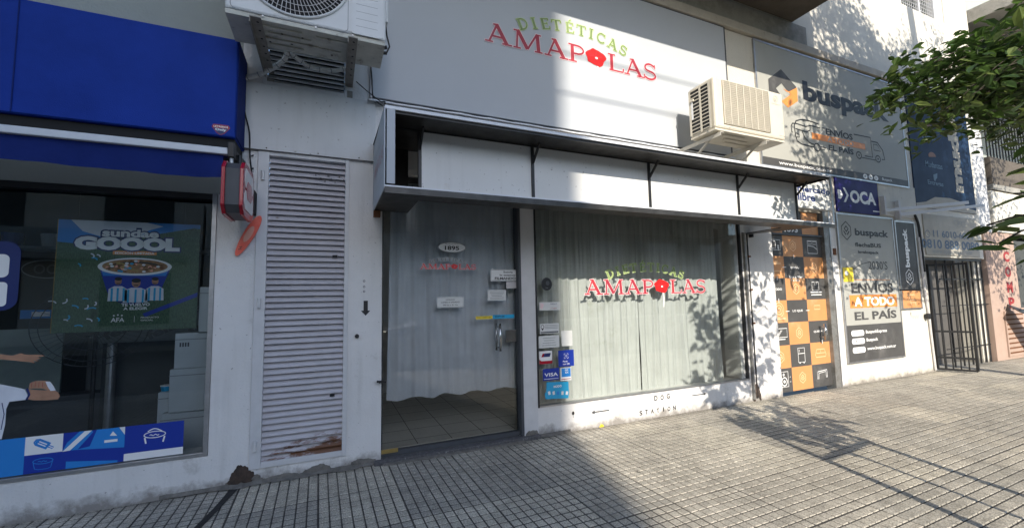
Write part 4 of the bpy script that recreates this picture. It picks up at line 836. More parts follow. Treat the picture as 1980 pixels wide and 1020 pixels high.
# ------------------------------------------------------------------ blue sign, awning
bs = thing('blue_canvas_sign', 'big plain royal blue canvas sign box above the awning', 'sign', (-.6, 0, 2.36))
BX = -.598
b = MB(); b.box(-5, BX, -.296, -.001, 2.362, 3.055, M_blue); b.build('canvas_box', bs, bevel=.010); vinyl_face(-5, BX-.008, 2.37, 3.047, -.3005, M_blue, 5, .0035, 160, 30).build('front_canvas', bs, smooth=True)
b = MB(); x = at(30, 100, -.3)[0]; b.box(x-.003, x+.003, -.303, -.3005, 2.37, 3.05, M_blue2); b.box(BX+.001, BX+.006, -.295, -.002, 2.37, 3.045, M_blue2); b.build('seam', bs)
b = MB(); x, z = at(427, 250, -.302); Y = -.3022
b.poly([(x-.05, z+.014), (x-.04, z+.03), (x+.04, z+.03), (x+.05, z+.014), (x+.02, z-.026), (x, z-.038), (x-.02, z-.026)], Y, M_navy); b.stroke([(x-.05, z+.014), (x-.04, z+.03), (x+.04, z+.03), (x+.05, z+.014), (x+.02, z-.026), (x, z-.038), (x-.02, z-.026)], .003, Y-.0004, M_red, True)
b.rect(x-.045, x+.045, z+.008, z+.026, Y-.0006, M_red); centred(b, 'LETREROS', x, z+.017, .08, .012, Y-.001, M_wht, .02); centred(b, 'Only', x, z-.005, .062, .020, Y-.001, M_wht, .03)
b.build('maker_badge', bs, label='small LETREROS Only badge')
aw = thing('roller_awning', 'folded blue roller awning with white front bar below the blue sign', 'awning', (-.6, 0, 2.2))
b = MB(); b.box(-5, -.605, -.27, -.001, 2.262, 2.361, M_blackm); b.build('shadow_gap_casing', aw)  # black casing fills the gap, its colour standing for the shadow under the sign
b = MB(); b.box(-5, -.612, -.425, -.385, 2.208, 2.252, M_whitealu); b.build('front_bar', aw, bevel=.006)
N = 160; V = []
for j in range(5):
    for i in range(N+1):
        x = -4.0+(4.0-.640)*i/N; V.append((x, -.398+.010*math.sin(x*13)*(j/4)+.006*math.sin(x*31)*(j/4), 2.209-(.150+.006*math.sin(x*5))*j/4))
b = MB(); b.add(V, [(j*(N+1)+i, j*(N+1)+i+1, (j+1)*(N+1)+i+1, (j+1)*(N+1)+i) for j in range(4) for i in range(N)], M_blue2); b.build('valance', aw, smooth=True)
b = MB(); V = []
for i in range(13): a = math.pi*i/12; V.append((-.385+.12*(i/12), 2.24+.01*math.sin(a)))
b.box(-4, -.64, -.384, -.28, 2.226, 2.232, M_blue2); b.build('canvas', aw)
b = MB(); b.box(-.611, -.575, -.44, -.37, 2.19, 2.285, M_black); b.bar((-.59, -.37, 2.24), (-.59, -.02, 2.27), .03, .03, M_black); b.tube([(-.592, -.41, 2.14), (-.592, -.41, 2.19)], .012, M_alu); b.build('arm', aw, bevel=.004)
# red illuminated sign
rs = thing('projecting_sign', 'small red projecting sign box hung beside the awning end', 'sign', (-.565, -.5, 1.82))
def chamf(y0, y1, z0, z1, c): return [(y0+c, z0), (y1-c*1.0, z0), (y1, z0+c), (y1, z1-c), (y1-c, z1), (y0+c, z1), (y0, z1-c), (y0, z0+c)]
MB().prism_x(chamf(-.505, -.14, 1.825, 2.145, .045), -.603, -.527, M_dkgrey).build('case', rs)
MB().prism_x(chamf(-.513, -.132, 1.817, 2.153, .05), -.526, -.506, M_red).build('rim', rs, bevel=.004)
MB().prism_x(chamf(-.513, -.132, 1.817, 2.153, .05), -.624, -.604, M_red).build('rim', rs, bevel=.004)
b = MB(); b.prism_x(chamf(-.48, -.165, 2.00, 2.12, .03), -.5055, -.503, M_wht); b.prism_x(chamf(-.48, -.165, 1.86, 1.98, .03), -.5055, -.503, M_wht); b.prism_x(chamf(-.42, -.22, 1.93, 2.05, .04), -.5028, -.5005, M_red); b.build('face_print', rs)
b = MB(); b.tube([(-.565, -.32, 2.145), (-.565, -.32, 2.24)], .012, M_black); b.box(-.59, -.54, -.37, -.27, 2.154, 2.17, M_alu); b.build('hanger', rs)
x0, x1, z0, z1 = rr(487, 417, 497, 374)
MB().box(x0-.03, x1, -.13, -.002, z0, z1, M_blackm).build('junction_box', label='flat black box on the pier behind the red sign', cat='electrical box', bevel=.004)
b = MB(); cx, cz = -.540, 1.762; n = 30  # red light reflected on the pier, put into a coral oval plate
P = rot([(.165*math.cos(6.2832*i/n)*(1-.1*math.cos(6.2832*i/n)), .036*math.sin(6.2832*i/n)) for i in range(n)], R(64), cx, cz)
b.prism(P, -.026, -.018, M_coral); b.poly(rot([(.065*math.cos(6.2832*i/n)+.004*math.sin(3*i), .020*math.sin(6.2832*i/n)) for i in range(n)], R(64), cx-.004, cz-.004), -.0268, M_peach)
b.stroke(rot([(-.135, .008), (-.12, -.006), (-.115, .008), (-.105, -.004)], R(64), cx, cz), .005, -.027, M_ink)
b.build('red_reflection_patch', label='red light reflected on the pier below the red sign, drawn as a tilted coral oval', cat='light patch')

# ------------------------------------------------------------------ things inside the ice cream shop
py_ = .30
p = thing('poster', 'sundae GOOOL football poster hanging inside the left shop window', 'poster', (-1.71, py_, 1.08))
x0, x1, z0, z1 = -1.713, -.912, 1.085, 1.860
W_ = x1-x0; H_ = z1-z0
U = lambda u, v: (x0+W_*u, z0+H_*v)
b = MB(); b.box(x0, x1, py_, py_+.004, z0, z1, M_grass); b.box(x0-.004, x0, py_-.002, py_+.005, z0, z1, M_gold); b.build('print', p)  # thin gold strip puts the glow of the left edge into its colour
b = MB(); Y = py_-.001
b.poly([U(0, 1), U(0, .80), U(.2, .78), U(.45, .86), U(.7, .90), U(.95, .965), U(1, .96), U(1, 1)], Y, M_sky)
b.poly([U(.08, 1), U(.16, .90), U(.3, .85), U(.5, .86), U(.62, .93), U(.72, .97), U(.6, 1)], Y-.0005, M_jersey)
def utext(t, u, v, wd, h, m, m2=None, bold=.03, e=.012):
    cx, cz = U(u, v); 
    if m2: 
        b.text(t, cx-W_*wd/2-e*.8, cx+W_*wd/2+e*.8, cz-H_*h/2-e, cz+H_*h/2+e, Y-.001, m2, bold+.055)
    b.text(t, cx-W_*wd/2, cx+W_*wd/2, cz-H_*h/2, cz+H_*h/2, Y-.0016, m, bold)
utext('sundae', .49, .895, .40, .075, M_wht, M_navy, .04); utext('GOOOL', .48, .795, .74, .125, M_wht, M_navy, .075, .010)
b.rect(*(U(.37, 0)[0], U(.68, 0)[0]), U(0, .695)[1], U(0, .73)[1], Y-.0008, M_oin); utext('EDICIÓN LIMITADA', .525, .712, .28, .024, M_wht, None, .03)
# tub
b.poly([U(.355, .36), U(.72, .36), U(.68, .285), U(.66, .27), U(.55, .235), U(.46, .24), U(.37, .29)], Y-.0012, M_navy)
tub = [U(.285, .575), U(.79, .575), U(.72, .36), U(.66, .27), U(.55, .235), U(.46, .24), U(.37, .29), U(.34, .38)]
b.poly(tub, Y-.001, M_dblue); b.poly([U(.30, .55), U(.77, .55), U(.755, .50), U(.315, .50)], Y-.0011, M_sky)

cx, cz = U(.535, .585); b.ell(cx, cz, W_*.262, H_*.082, Y-.0014, M_wht, 36); b.ell(cx, cz+.002, W_*.232, H_*.066, Y-.0018, M_cream, 36)
b.stroke(arc(cx, cz, W_*.17, H_*.04, 20, 200, 12), .012, Y-.0021, M_ink)
for i in range(46): a = rng.random()*6.28; r = .1+.85*math.sqrt(rng.random()); q = (cx+W_*.21*r*math.cos(a), cz+H_*.056*r*math.sin(a)); b.poly([(q[0]+.016*rng.random()*math.cos(k*1.26)+.004*math.cos(k*1.26), q[1]+.010*rng.random()*math.sin(k*1.26)+.003*math.sin(k*1.26)) for k in range(5)], Y-.00195-i*.000005, (M_rust, M_gold, M_rust, M_peach)[i % 4])
for i in range(14): a = rng.random()*6.28; r = .3+.6*rng.random(); q = (cx+W_*.22*r*math.cos(a), cz+H_*.058*r*math.sin(a)); b.ell(q[0], q[1], .011, .008, Y-.0023, (M_wht, M_cyan, M_wht)[i % 3], 10)
# three generic figures in striped shirts printed on the tub
for k, (u, v, s) in enumerate(((.42, .40, .9), (.545, .385, 1.15), (.68, .40, .9))):
    hx, hz = U(u, v+.055); b.poly([U(u-.075*s, v-.13), U(u-.07*s, v-.02), U(u-.03*s, v+.005), U(u+.03*s, v+.005), U(u+.07*s, v-.02), U(u+.075*s, v-.13)], Y-.0016, M_jersey)
    for st in (-.045, 0, .045): c_ = U(u+st*s, 0)[0]; b.rect(c_-.006, c_+.006, U(0, v-.13)[1], U(0, v-.012)[1], Y-.0019, M_cyan)
    b.ell(hx, hz-.004, .022*s, .028*s, Y-.0021, M_skin, 16); b.ell(hx, hz+.013, .023*s, .014*s, Y-.0024, M_ink, 14); b.rect(hx-.011*s, hx+.011*s, hz-.024, hz-.018, Y-.0024, M_ink)
utext('TE VUELVO', .55, .235, .20, .028, M_wht, None, .03); utext('A ELEGIR', .55, .200, .17, .026, M_wht, None, .03)
ax, az = U(.43, .10); centred(b, 'AFA', ax, az, .075, .030, Y-.0015, M_wht, .02)
for k in (-1, 0, 1): b.ell(ax+k*.022, az+.030+(.004 if k == 0 else 0), .006, .006, Y-.0015, M_wht, 5)
b.rect(U(.545, 0)[0]-.001, U(.545, 0)[0]+.001, U(0, .075)[1], U(0, .13)[1], Y-.0015, M_wht); utext('PRODUCTO', .655, .115, .13, .014, M_wht, None, .01); utext('OFICIAL', .635, .09, .09, .014, M_wht, None, .01)
for k in range(16):
    u, v = (rng.random()*.34, .03+rng.random()*.28) if k < 12 else (.12+rng.random()*.2, .55+rng.random()*.12)
    q = U(u, v); a = rng.random()*3; L_ = .02+.03*rng.random()
    b.stroke([(q[0]+L_*math.cos(a+t*1.1)*t, q[1]+L_*math.sin(a+t*1.1)*t*.7) for t in (0, .35, .7, 1.)], .008, Y-.0007, M_cyan if k % 2 else M_jersey)
b.poly([U(.62, .12), U(.60, .15), U(1, .34), U(1, .30)], Y-.0006, M_dblue)
b.build('artwork', p)
b = MB(); b.tube([(x0+.1, py_+.002, z1), (x0+.1, py_+.002, 2.44)], .002, M_rub); b.tube([(x1-.1, py_+.002, z1), (x1-.1, py_+.002, 2.44)], .002, M_rub); b.build('cord', p)
# cartons
def carton(x0, x1, y0, y1, z0, z1, label, marks=False):
    t = thing('carton', label, 'box', (x0, y0, z0), 'white cartons stacked in the ice cream shop'); MB().box(x0, x1, y0, y1, z0, z1, M_mdf).build('box_body', t, bevel=.006)
    b = MB(); b.box(x0-.002, x1+.002, y0-.002, y0-.0005, z1-.05, z1-.044, M_grey)
    if marks:
        for i in range(4): b.box(x0+.03+i*.016, x0+.04+i*.016, y0-.002, y0-.0005, z1-.10, z1-.07, M_dkgrey)
    b.build('tape', t)
carton(-1.11, -.84, .34, .60, .20, .475, 'bottom white carton of the stack at the window edge')
carton(-1.14, -.86, .33, .58, .477, .66, 'low white carton to the left in the stack')  if False else None
carton(-1.065, -.80, .32, .60, .478, .79, 'middle white carton of the stack with a label', False)
carton(-1.045, -.79, .33, .60, .792, 1.05, 'white carton with small dark marks near the stack top', True)
carton(-.90, -.73, .30, .55, 1.053, 1.39, 'tall narrow white carton on top of the stack')
carton(-1.15, -1.075, .40, .60, .20, .62, 'thin white carton standing left of the stack')
b = MB(); x, z = -1.115, .622; b.tube([(x, .45, z), (x, .45, z+.035)], [.03, .036], M_cyan, 16); b.tube([(x, .45, z+.036), (x, .45, z+.042)], .038, M_wht, 16); b.build('ice_cream_tub', label='small blue paper tub on the thin carton', cat='tub')
ct = thing('display_counter', 'small dark counter with grey banner reading feliz behind the poster', 'counter', (-1.55, .7, .2))
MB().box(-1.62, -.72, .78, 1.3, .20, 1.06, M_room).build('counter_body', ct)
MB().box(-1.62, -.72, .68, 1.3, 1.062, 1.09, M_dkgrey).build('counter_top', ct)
b = MB(); b.box(-1.60, -.73, .655, .662, .98, 1.22, mat('grey_banner', (.20, .22, .23), .6)) 
bt = mat('banner_text', (.10, .11, .12), .6)
for i, (xx, zz) in enumerate(((-1.56, 1.00), (-1.30, .99), (-1.03, 1.02), (-1.18, 1.11), (-.93, 1.13))):
    b.text('feliz', 0, 1, 0, 1, 0, bt, .04, mapf=lambda u, v, xx=xx, zz=zz: (xx+.22*u-.03*v, .6545, zz+.06*v+.10*u))
b.build('banner', ct)
b = MB(); b.tube([(-1.52, .66, .20), (-1.52, .66, .98)], .028, M_alu, 14); b.build('post', ct)
fn = thing('standing_fan', 'black wire fan in the dark behind the poster', 'fan', (-1.55, .75, .2))
b = MB(); cx, cz = -1.62, 1.12
for r in (.10, .18, .26, .30): b.tube([(cx+r*1.15*math.cos(6.2832*i/40), .60, cz+r*math.sin(6.2832*i/40)) for i in range(41)], .003, M_dkgrey, 5, False)
for k in range(48): a = 6.2832*k/48; b.bar((cx+.05*math.cos(a), .60, cz+.05*math.sin(a)), (cx+.345*math.cos(a), .60, cz+.30*math.sin(a)), .002, .002, M_dkgrey, (0, 1, 0))
b.build('guard', fn); b = MB(); b.tube([(cx, .66, .20), (cx, .66, cz)], .015, M_black); b.build('post', fn)
# back wall lighter panel
xa, za = at(-80, 640, 1.5); xb, zb_ = at(112, 800, 1.5); MB().box(xa, xb, 1.5, 1.52, zb_, za, mat('pale_display_board', (.36, .42, .40), .8, var=.25)).build('display_board', label='pale board standing behind the printed footballer', cat='board')
ov = thing('oval_sign', 'dark oval sign deep inside the ice cream shop beside the poster', 'sign', (-2.2, 1.3, 1.7))
x, z = at(92, 520, 1.3); b = MB(); b.ell(x, z, .16, .075, 1.3, M_blackm, 30); b.ring(x, z, .16, .075, .008, 1.2985, M_grey, 30); b.build('board', ov)
b = MB(); b.ring(x-.05, z, .03, .035, .012, 1.297, M_dkgrey, 14); b.ring(x+.03, z, .03, .035, .012, 1.297, M_dkgrey, 14); b.build('lettering', ov)
x, z = at(68, 607, 1.2); b = MB(); b.box(x-.09, x+.10, 1.2, 1.21, z-.035, z+.035, M_sky); b.box(x-.02, x+.09, 1.197, 1.1995, z-.02, z+.02, M_wht); b.build('price_card', label='small light blue card standing inside the ice cream shop', cat='card')
fz = thing('chest_freezer', 'grey chest freezer at the back of the ice cream shop', 'freezer', (-1.7, 1.7, .2))
MB().box(-2.1, -.95, 1.75, 2.4, .2, .98, mat('grey_enamel', (.16, .17, .175), .4, var=.1)).build('cabinet', fz, bevel=.02); MB().box(-2.12, -.93, 1.73, 2.42, .985, 1.03, M_dkgrey).build('lid', fz, bevel=.01)
sh = thing('wall_shelf', 'wall shelf with tubs high inside the ice cream shop', 'shelf', (-2.6, 2.3, 1.9))
MB().box(-4, -.8, 2.3, 2.59, 1.86, 1.89, M_grey).build('board', sh)
for i in range(9): MB().tube([(-3.6+i*.3, 2.42, 1.891), (-3.6+i*.3, 2.42, 2.03)], [.07, .085], (M_wht, M_sky, M_dblue)[i % 3], 14).build('tub', sh)
MB().box(-3.0, -1.55, 1.3, 1.5, .2, .52, M_dkgrey).build('low_bench', label='low dark bench on the floor behind the decal band', cat='bench', bevel=.01)
# footballer print on the glass
b = MB(); Y = .0155
b.poly(pr([(-60, 745), (0, 742), (30, 748), (48, 752), (54, 765), (50, 772), (18, 776), (12, 790), (10, 820), (3, 848), (-60, 850)], Y), Y, M_jersey)
b.stroke(pr([(52, 750), (57, 762), (51, 772)], Y), .010, Y-.0006, M_navy)
b.poly(pr([(53, 752), (66, 753), (88, 754), (99, 752), (112, 757), (116, 765), (112, 771), (90, 773), (66, 773), (54, 771), (57, 762)], Y), Y-.0004, M_skin)
b.poly(pr([(56, 748), (58, 740), (68, 736), (84, 735), (97, 737), (104, 745), (108, 755), (97, 754), (80, 750), (66, 750), (56, 752)], Y), Y-.0009, M_skin)
b.poly(pr([(88, 737), (97, 737), (104, 746), (108, 754), (98, 755), (93, 748)], Y), Y-.0012, M_jersey)
for i in range(4): q = pr([(62+i*7, 738), (61+i*7, 748)], Y); b.stroke(q, .002, Y-.0014, M_dred)
b.poly(pr([(-60, 680), (0, 684), (24, 687), (40, 682), (50, 685), (70, 685), (84, 686), (86, 688), (72, 690), (80, 693), (70, 694), (76, 698), (64, 697), (68, 702), (56, 699), (40, 698), (24, 696), (0, 694), (-60, 692)], Y), Y-.0004, M_skin)
b.stroke(pr([(4, 778), (8, 800), (2, 830)], Y), .004, Y-.0006, M_navy)
b.build('footballer_decal', lw, label='printed footballer with outstretched arm and white shirt')

# ------------------------------------------------------------------ right hand shop
dr = MB(); DY = .045
dr.box(5.116, 6.185, DY, DY+.03, .03, 2.010, M_dk); cd_ = dr.build('chequered_door', BL, label='door covered with orange and dark grey squares')
xe = [4.975, 5.378, 5.78, 6.183]; ze = [.040+.2825*k for k in range(8)]
b = MB()
for c in range(3):
    for r in range(7):
        col_o = (c+r) % 2 == 1
        x0 = max(xe[c], 5.118); b.rect(x0, xe[c+1], ze[r] if r else .031, min(ze[r+1], 2.009), DY-.001, M_org if col_o else M_dk)
b.build('vinyl_squares', cd_)
Y = DY-.002
def cc(c, r): return ((xe[c]+xe[c+1])/2, (ze[r]+ze[r+1])/2)
def hexlogo(b, cx, cz, s, m, Y):
    b.stroke([(cx, cz+s), (cx+.8*s, cz+.45*s), (cx+.8*s, cz-.45*s), (cx, cz-s), (cx-.8*s, cz-.45*s), (cx-.8*s, cz+.45*s)], s*.12, Y, m, True)
    b.stroke([(cx, cz+.5*s), (cx+.35*s, cz+.2*s), (cx, cz-.1*s), (cx-.35*s, cz+.2*s)], s*.16, Y-.0003, m, True)
    b.stroke([(cx-.5*s, cz-.05*s), (cx-.1*s, cz-.45*s)], s*.14, Y-.0003, m); b.stroke([(cx+.5*s, cz-.05*s), (cx+.1*s, cz-.45*s)], s*.14, Y-.0003, m)
lp = mat('peach_line_ink', (.85, .58, .34), .5)
b = MB()
for c, r in ((1, 6), (2, 5), (1, 4), (1, 2), (0, 1), (1, 0)):
    x, z = cc(c, r); hexlogo(b, max(x, 5.19), z, .07, lp, Y)
def sq(x0, x1, z0, z1, m=M_wht, wd=.008): b.stroke([(x0, z0), (x1, z0), (x1, z1), (x0, z1)], wd, Y, m, True)
x, z = cc(0, 6); sq(5.125, 5.33, z-.06, z+.07); sq(5.13, 5.24, z-.04, z+.05); b.ell(5.29, z-.01, .016, .016, Y, M_wht, 10); b.ell(5.29, z-.035, .016, .016, Y, M_wht, 10)
x, z = cc(2, 6); sq(x-.10, x+.10, z-.09, z+.08); sq(x-.085, x-.01, z+.035, z+.07, M_wht, .006); sq(x+.01, x+.085, z+.035, z+.07, M_wht, .006); b.stroke([(x-.09, z+.015), (x+.02, z+.005), (x+.09, z-.03)], .008, Y, M_wht)
x, z = cc(0, 5); sq(5.13, 5.32, z-.05, z+.04, lp); b.stroke([(5.125, z+.055), (5.32, z+.055)], .008, Y, lp); b.stroke([(5.20, z+.075), (5.26, z+.075)], .01, Y, lp)
x, z = cc(2, 4); sq(x-.07, x+.07, z-.02, z+.09); sq(x-.02, x+.02, z+.05, z+.09, M_wht, .006); b.stroke([(x-.11, z-.045), (x+.13, z-.045)], .014, Y, M_wht); b.stroke([(x-.10, z-.08), (x+.12, z-.08)], .012, Y, M_wht)
x, z = 5.22, cc(0, 3)[1]; 
for r_ in (.09, .06, .025): b.ring(x, z+.02, r_, r_, .008, Y, lp, 20)
b.stroke([(5.13, z-.09), (5.33, z-.09)], .018, Y, lp)
x, z = cc(2, 3); sq(x-.06, x+.06, z+.01, z+.06, lp)
x, z = cc(0, 2); sq(5.125, 5.34, z-.04, z+.07); b.stroke([(5.16, z-.02), (5.23, z+.05)], .007, Y, M_wht); b.stroke([(5.18, z-.02), (5.25, z+.05)], .005, Y, M_wht); b.stroke([(5.13, z-.065), (5.30, z-.065)], .010, Y, M_wht)
x, z = cc(1, 1); sq(x-.055, x+.075, z-.09, z+.09); b.stroke([(x-.055, z+.02), (x+.075, z+.02)], .008, Y, M_wht); b.stroke([(x-.03, z+.04), (x-.03, z+.07)], .008, Y, M_wht); b.rect(x-.04, x-.02, z-.105, z-.09, Y, M_wht); b.rect(x+.04, x+.06, z-.105, z-.09, Y, M_wht)
x, z = cc(2, 1); b.stroke([(x-.11, z-.02), (x-.08, z+.05), (x+.08, z+.05), (x+.11, z-.02), (x+.10, z-.05), (x-.10, z-.05)], .008, Y, lp, True); b.stroke([(x-.09, z), (x+.09, z)], .008, Y, lp); b.stroke([(x, z), (x, z+.05)], .006, Y, lp)
x, z = cc(0, 0); sq(5.14, 5.30, z-.085, z+.10); b.ring(5.225, z-.02, .05, .05, .012, Y, M_wht, 18); b.ell(5.225, z-.02, .02, .02, Y, M_wht, 12); b.ell(5.215, z+.065, .018, .018, Y, M_wht, 12); b.stroke([(5.33, z+.02), (5.345, z+.035)], .006, Y, M_wht); b.stroke([(5.33, z-.03), (5.35, z-.03)], .006, Y, M_wht)
x, z = cc(2, 0); b.stroke([(x-.10, z-.05), (x-.09, z+.045), (x+.10, z+.06), (x+.10, z-.04)], .009, Y, M_wht); b.stroke([(x-.08, z-.05), (x-.065, z+.025), (x+.075, z+.038), (x+.08, z-.04)], .007, Y, M_wht)
def ct_(t, c, r, wd, h, dx=0, dz=0): x, z = cc(c, r); centred(b, t, x+dx, z+dz, wd, h, Y-.0005, M_wht, .02)
ct_('ENVIÁ', 1, 5, .17, .034, .0, -.0); ct_('TODO', 0, 4, .15, .030, .05); ct_('LO QUE', 1, 3, .20, .032, 0, 0); ct_('QUIERAS', 2, 2, .20, .030, -.01)
ct_('Lun a Vier', 1, 5, .26, .034, .02, -.125); ct_('9 a 18 h', 1, 4, .17, .032, 0, .115)
for c, r, dx, dz in ((1, 5, 0, .14), (1, 5, -.2, 0), (0, 4, .05, .14), (0, 3, .05, .14), (1, 3, -.2, 0), (1, 3, .2, 0), (2, 2, .05, -.14)):
    x, z = cc(c, r); x += dx; z += dz
    if abs(dz) > .1: b.rect(x-.005, x+.005, z-.025, z+.025, Y-.001, M_wht)
    else: b.rect(x-.035, x+.035, z-.004, z+.004, Y-.001, M_wht)
b.build('line_drawings', cd_, label='white line drawings and words ENVIÁ TODO LO QUE QUIERAS')
b = MB(); x, z = at(1597, 640, -.01); b.tube([(x-.05, -.03, z-.11), (x-.05, -.03, z+.10)], .016, M_steel, 12); b.tube([(x-.05, -.03, z-.07), (x-.05, .044, z-.07)], .008, M_steel); b.tube([(x-.05, -.03, z+.06), (x-.05, .044, z+.06)], .008, M_steel); b.build('handle', cd_, smooth=True)
b = MB(); b.box(x+.005, x+.09, .02, .044, z-.05, z+.03, M_alu); b.build('lock_plate', cd_, bevel=.004)
f = MB(); f.box(6.186, 6.30, .0, .12, -.03, 2.374, M_galv); f.box(6.301, 6.315, -.006, .12, -.03, 2.374, M_alu); f.box(6.316, 6.439, -.004, .12, -.03, 2.374, M_wall)
f.box(5.116, 6.185, .02, .08, 2.011, 2.035, M_dkgrey); f.box(5.116, 6.185, .02, .08, 2.345, 2.374, M_beige); f.box(6.345, 6.40, -.016, -.0045, 1.77, 1.86, M_rust)
df = f.build('door_frame', BL)
b = MB(); b.box(5.116, 6.185, .05, .06, 2.036, 2.344, M_dk); b.rect(5.116, 5.40, 2.04, 2.34, .049, M_org); b.rect(5.80, 6.14, 2.04, 2.34, .049, M_org); centred(b, '1893', 5.58, 2.10, .27, .085, .0488, M_wht, .03); b.build('transom', df, label='transom panel reading 1893')
# signs
def board(name, x0, x1, z0, z1, m, label, Y=-.02, fr=None):
    t = thing(name, label, 'sign', (x0, 0, z0)); MB().box(x0, x1, Y, -.001, z0, z1, m).build('board', t)
    if fr:
        b = MB(); w_ = .022
        b.box(x0-w_, x0-.0005, Y-.006, -.001, z0-w_, z1+w_, fr); b.box(x1+.0005, x1+w_, Y-.006, -.001, z0-w_, z1+w_, fr); b.box(x0, x1, Y-.006, -.001, z0-w_, z0-.0005, fr); b.box(x0, x1, Y-.006, -.001, z1+.0005, z1+w_, fr); b.build('frame', t)
    return t
ml = board('shop_sign', 5.17, 6.41, 2.385, 2.755, M_paper, 'grey sign reading mercado libre behind the canopy end', -.02)
b = MB(); b.text('mercado', 5.66, 6.36, 2.60, 2.69, -.0215, M_navy, .03); b.text('libre', 5.66, 6.02, 2.48, 2.59, -.0215, M_navy, .03); b.build('lettering', ml)
oc = board('shop_sign', 6.50, 7.53, 2.39, 2.872, M_oca, 'dark indigo sign reading OCA')
b = MB(); b.text('OCA', 6.82, 7.46, 2.53, 2.72, -.0215, M_wht, .045); b.poly([(6.66, 2.74), (6.71, 2.74), (6.79, 2.635), (6.71, 2.53), (6.66, 2.53), (6.74, 2.635)], -.0215, M_wht); b.poly([(6.54, 2.70), (6.60, 2.70), (6.66, 2.635), (6.60, 2.57), (6.54, 2.57)], -.0212, M_wht); b.rect(7.36, 7.53, 2.435, 2.45, -.0215, M_wht); b.build('lettering', oc)
bb = board('fascia_sign', 5.02, 8.40, 2.90, 4.545, M_bp, 'large grey fascia sign reading buspack ENVÍOS A TODO EL PAÍS', -.02, M_alu)
b = MB(); Y = -.022
b.rect(5.02, 8.40, 2.90, 3.0, Y, M_dk); b.text('www.buspack.com.ar', 5.33, 6.44, 2.915, 2.975, Y-.001, M_wht, .015)
for i, x in enumerate((7.24, 7.38, 7.52)): b.ell(x, 2.955, .055, .037, Y-.001, M_wht, 20); b.text(('f', 'o', 'in')[i], x-.022, x+.022, 2.94, 2.97, Y-.0015, M_dk, .01)
b.text('Buspack', 7.68, 7.95, 2.925, 2.98, Y-.001, M_wht, .01)
# emblem: two folded shapes of a box, dark above and orange below
b.poly([(5.24, 4.06), (5.51, 4.25), (5.80, 4.06), (5.80, 4.02), (5.63, 3.95), (5.50, 4.05), (5.38, 3.96), (5.46, 3.89), (5.24, 3.80)], Y-.0005, M_dk)
b.poly([(5.815, 4.05), (5.815, 3.86), (5.60, 3.73), (5.47, 3.80), (5.60, 3.88), (5.66, 3.92), (5.52, 3.985), (5.64, 3.96)], Y-.001, M_oin); b.poly([(5.52, 3.90), (5.62, 3.955), (5.66, 3.925), (5.56, 3.87)], Y-.0015, M_bp)
b.text('buspack', 5.94, 8.02, 3.815, 4.18, Y-.0005, M_ink, .045)
b.text('ENVÍOS', 6.38, 7.01, 3.47, 3.585, Y-.001, M_ink, .03); b.rect(6.06, 7.31, 3.365, 3.455, Y-.0005, M_oin); b.text('A TODO', 6.40, 7.015, 3.375, 3.445, Y-.001, M_bp, .03); b.text('EL PAÍS', 6.415, 7.0, 3.25, 3.35, Y-.001, M_ink, .03)
k = .017
b.stroke([(6.23, 3.60), (6.0, 3.615), (5.84, 3.605), (5.74, 3.57), (5.70, 3.50), (5.71, 3.36), (5.74, 3.29), (5.82, 3.26), (6.08, 3.25)], k, Y-.0005, M_ink)
b.stroke([(6.26, 3.545), (6.05, 3.55), (5.93, 3.52), (5.74, 3.535), (5.66, 3.525), (5.63, 3.48), (5.64, 3.40), (5.66, 3.40)], k*.9, Y-.0007, M_ink)
b.stroke([(6.03, 3.485), (5.95, 3.445), (5.72, 3.46)], k*.8, Y-.0005, M_ink); b.stroke([(5.86, 3.44), (5.90, 3.36), (6.0, 3.30), (6.09, 3.29)], k*.8, Y-.0007, M_ink); b.stroke([(5.72, 3.40), (5.79, 3.39), (5.79, 3.35), (5.73, 3.345)], k*.7, Y-.0007, M_ink)
b.ring(6.155, 3.257, .065, .052, k, Y-.0008, M_ink, 20); b.stroke([(6.23, 3.275), (6.36, 3.275)], k*.8, Y-.0005, M_ink); b.stroke([(6.23, 3.24), (6.32, 3.24)], k*.8, Y-.0005, M_ink); b.rect(6.30, 6.36, 3.548, 3.562, Y-.0005, M_ink)
b.stroke([(7.045, 3.567), (7.465, 3.575), (7.48, 3.27), (7.28, 3.27)], k, Y-.0005, M_ink)
b.stroke([(7.48, 3.52), (7.64, 3.52), (7.77, 3.41), (7.80, 3.27), (7.72, 3.265)], k, Y-.0007, M_ink); b.stroke([(7.53, 3.48), (7.63, 3.48), (7.71, 3.39), (7.53, 3.39)], k*.7, Y-.0009, M_ink, True)
for x in (7.13, 7.62): b.ring(x, 3.262, .062, .05, k, Y-.0011, M_ink, 20); b.ell(x, 3.262, .016, .016, Y-.0011, M_ink, 10)
b.stroke([(7.20, 3.235), (7.55, 3.235)], k*.8, Y-.0005, M_ink)
b.build('lettering', bb)
lb = board('shop_sign', 6.475, 7.83, .31, 2.345, M_bp, 'grey shop board reading buspack ENVÍOS A TODO EL PAÍS beside the chequered door', -.018, M_alu)
b = MB(); Y = -.020
b.rect(6.475, 7.83, .31, .80, Y, M_dk)
def wr(px0, py0, px1, py1): return rr(px0, py0, px1, py1)
def pt(t, px0, pyt, px1, pyb, m, bold=.03):   # text whose mid-left/mid-right heights are averaged
    x0 = at(px0, (pyt+pyb)/2)[0]; x1 = at(px1, (pyt+pyb)/2)[0]; z1 = at((px0+px1)/2, pyt)[1]; z0 = at((px0+px1)/2, pyb)[1]
    b.text(t, x0, x1, z0, z1, Y-.001, m, bold)
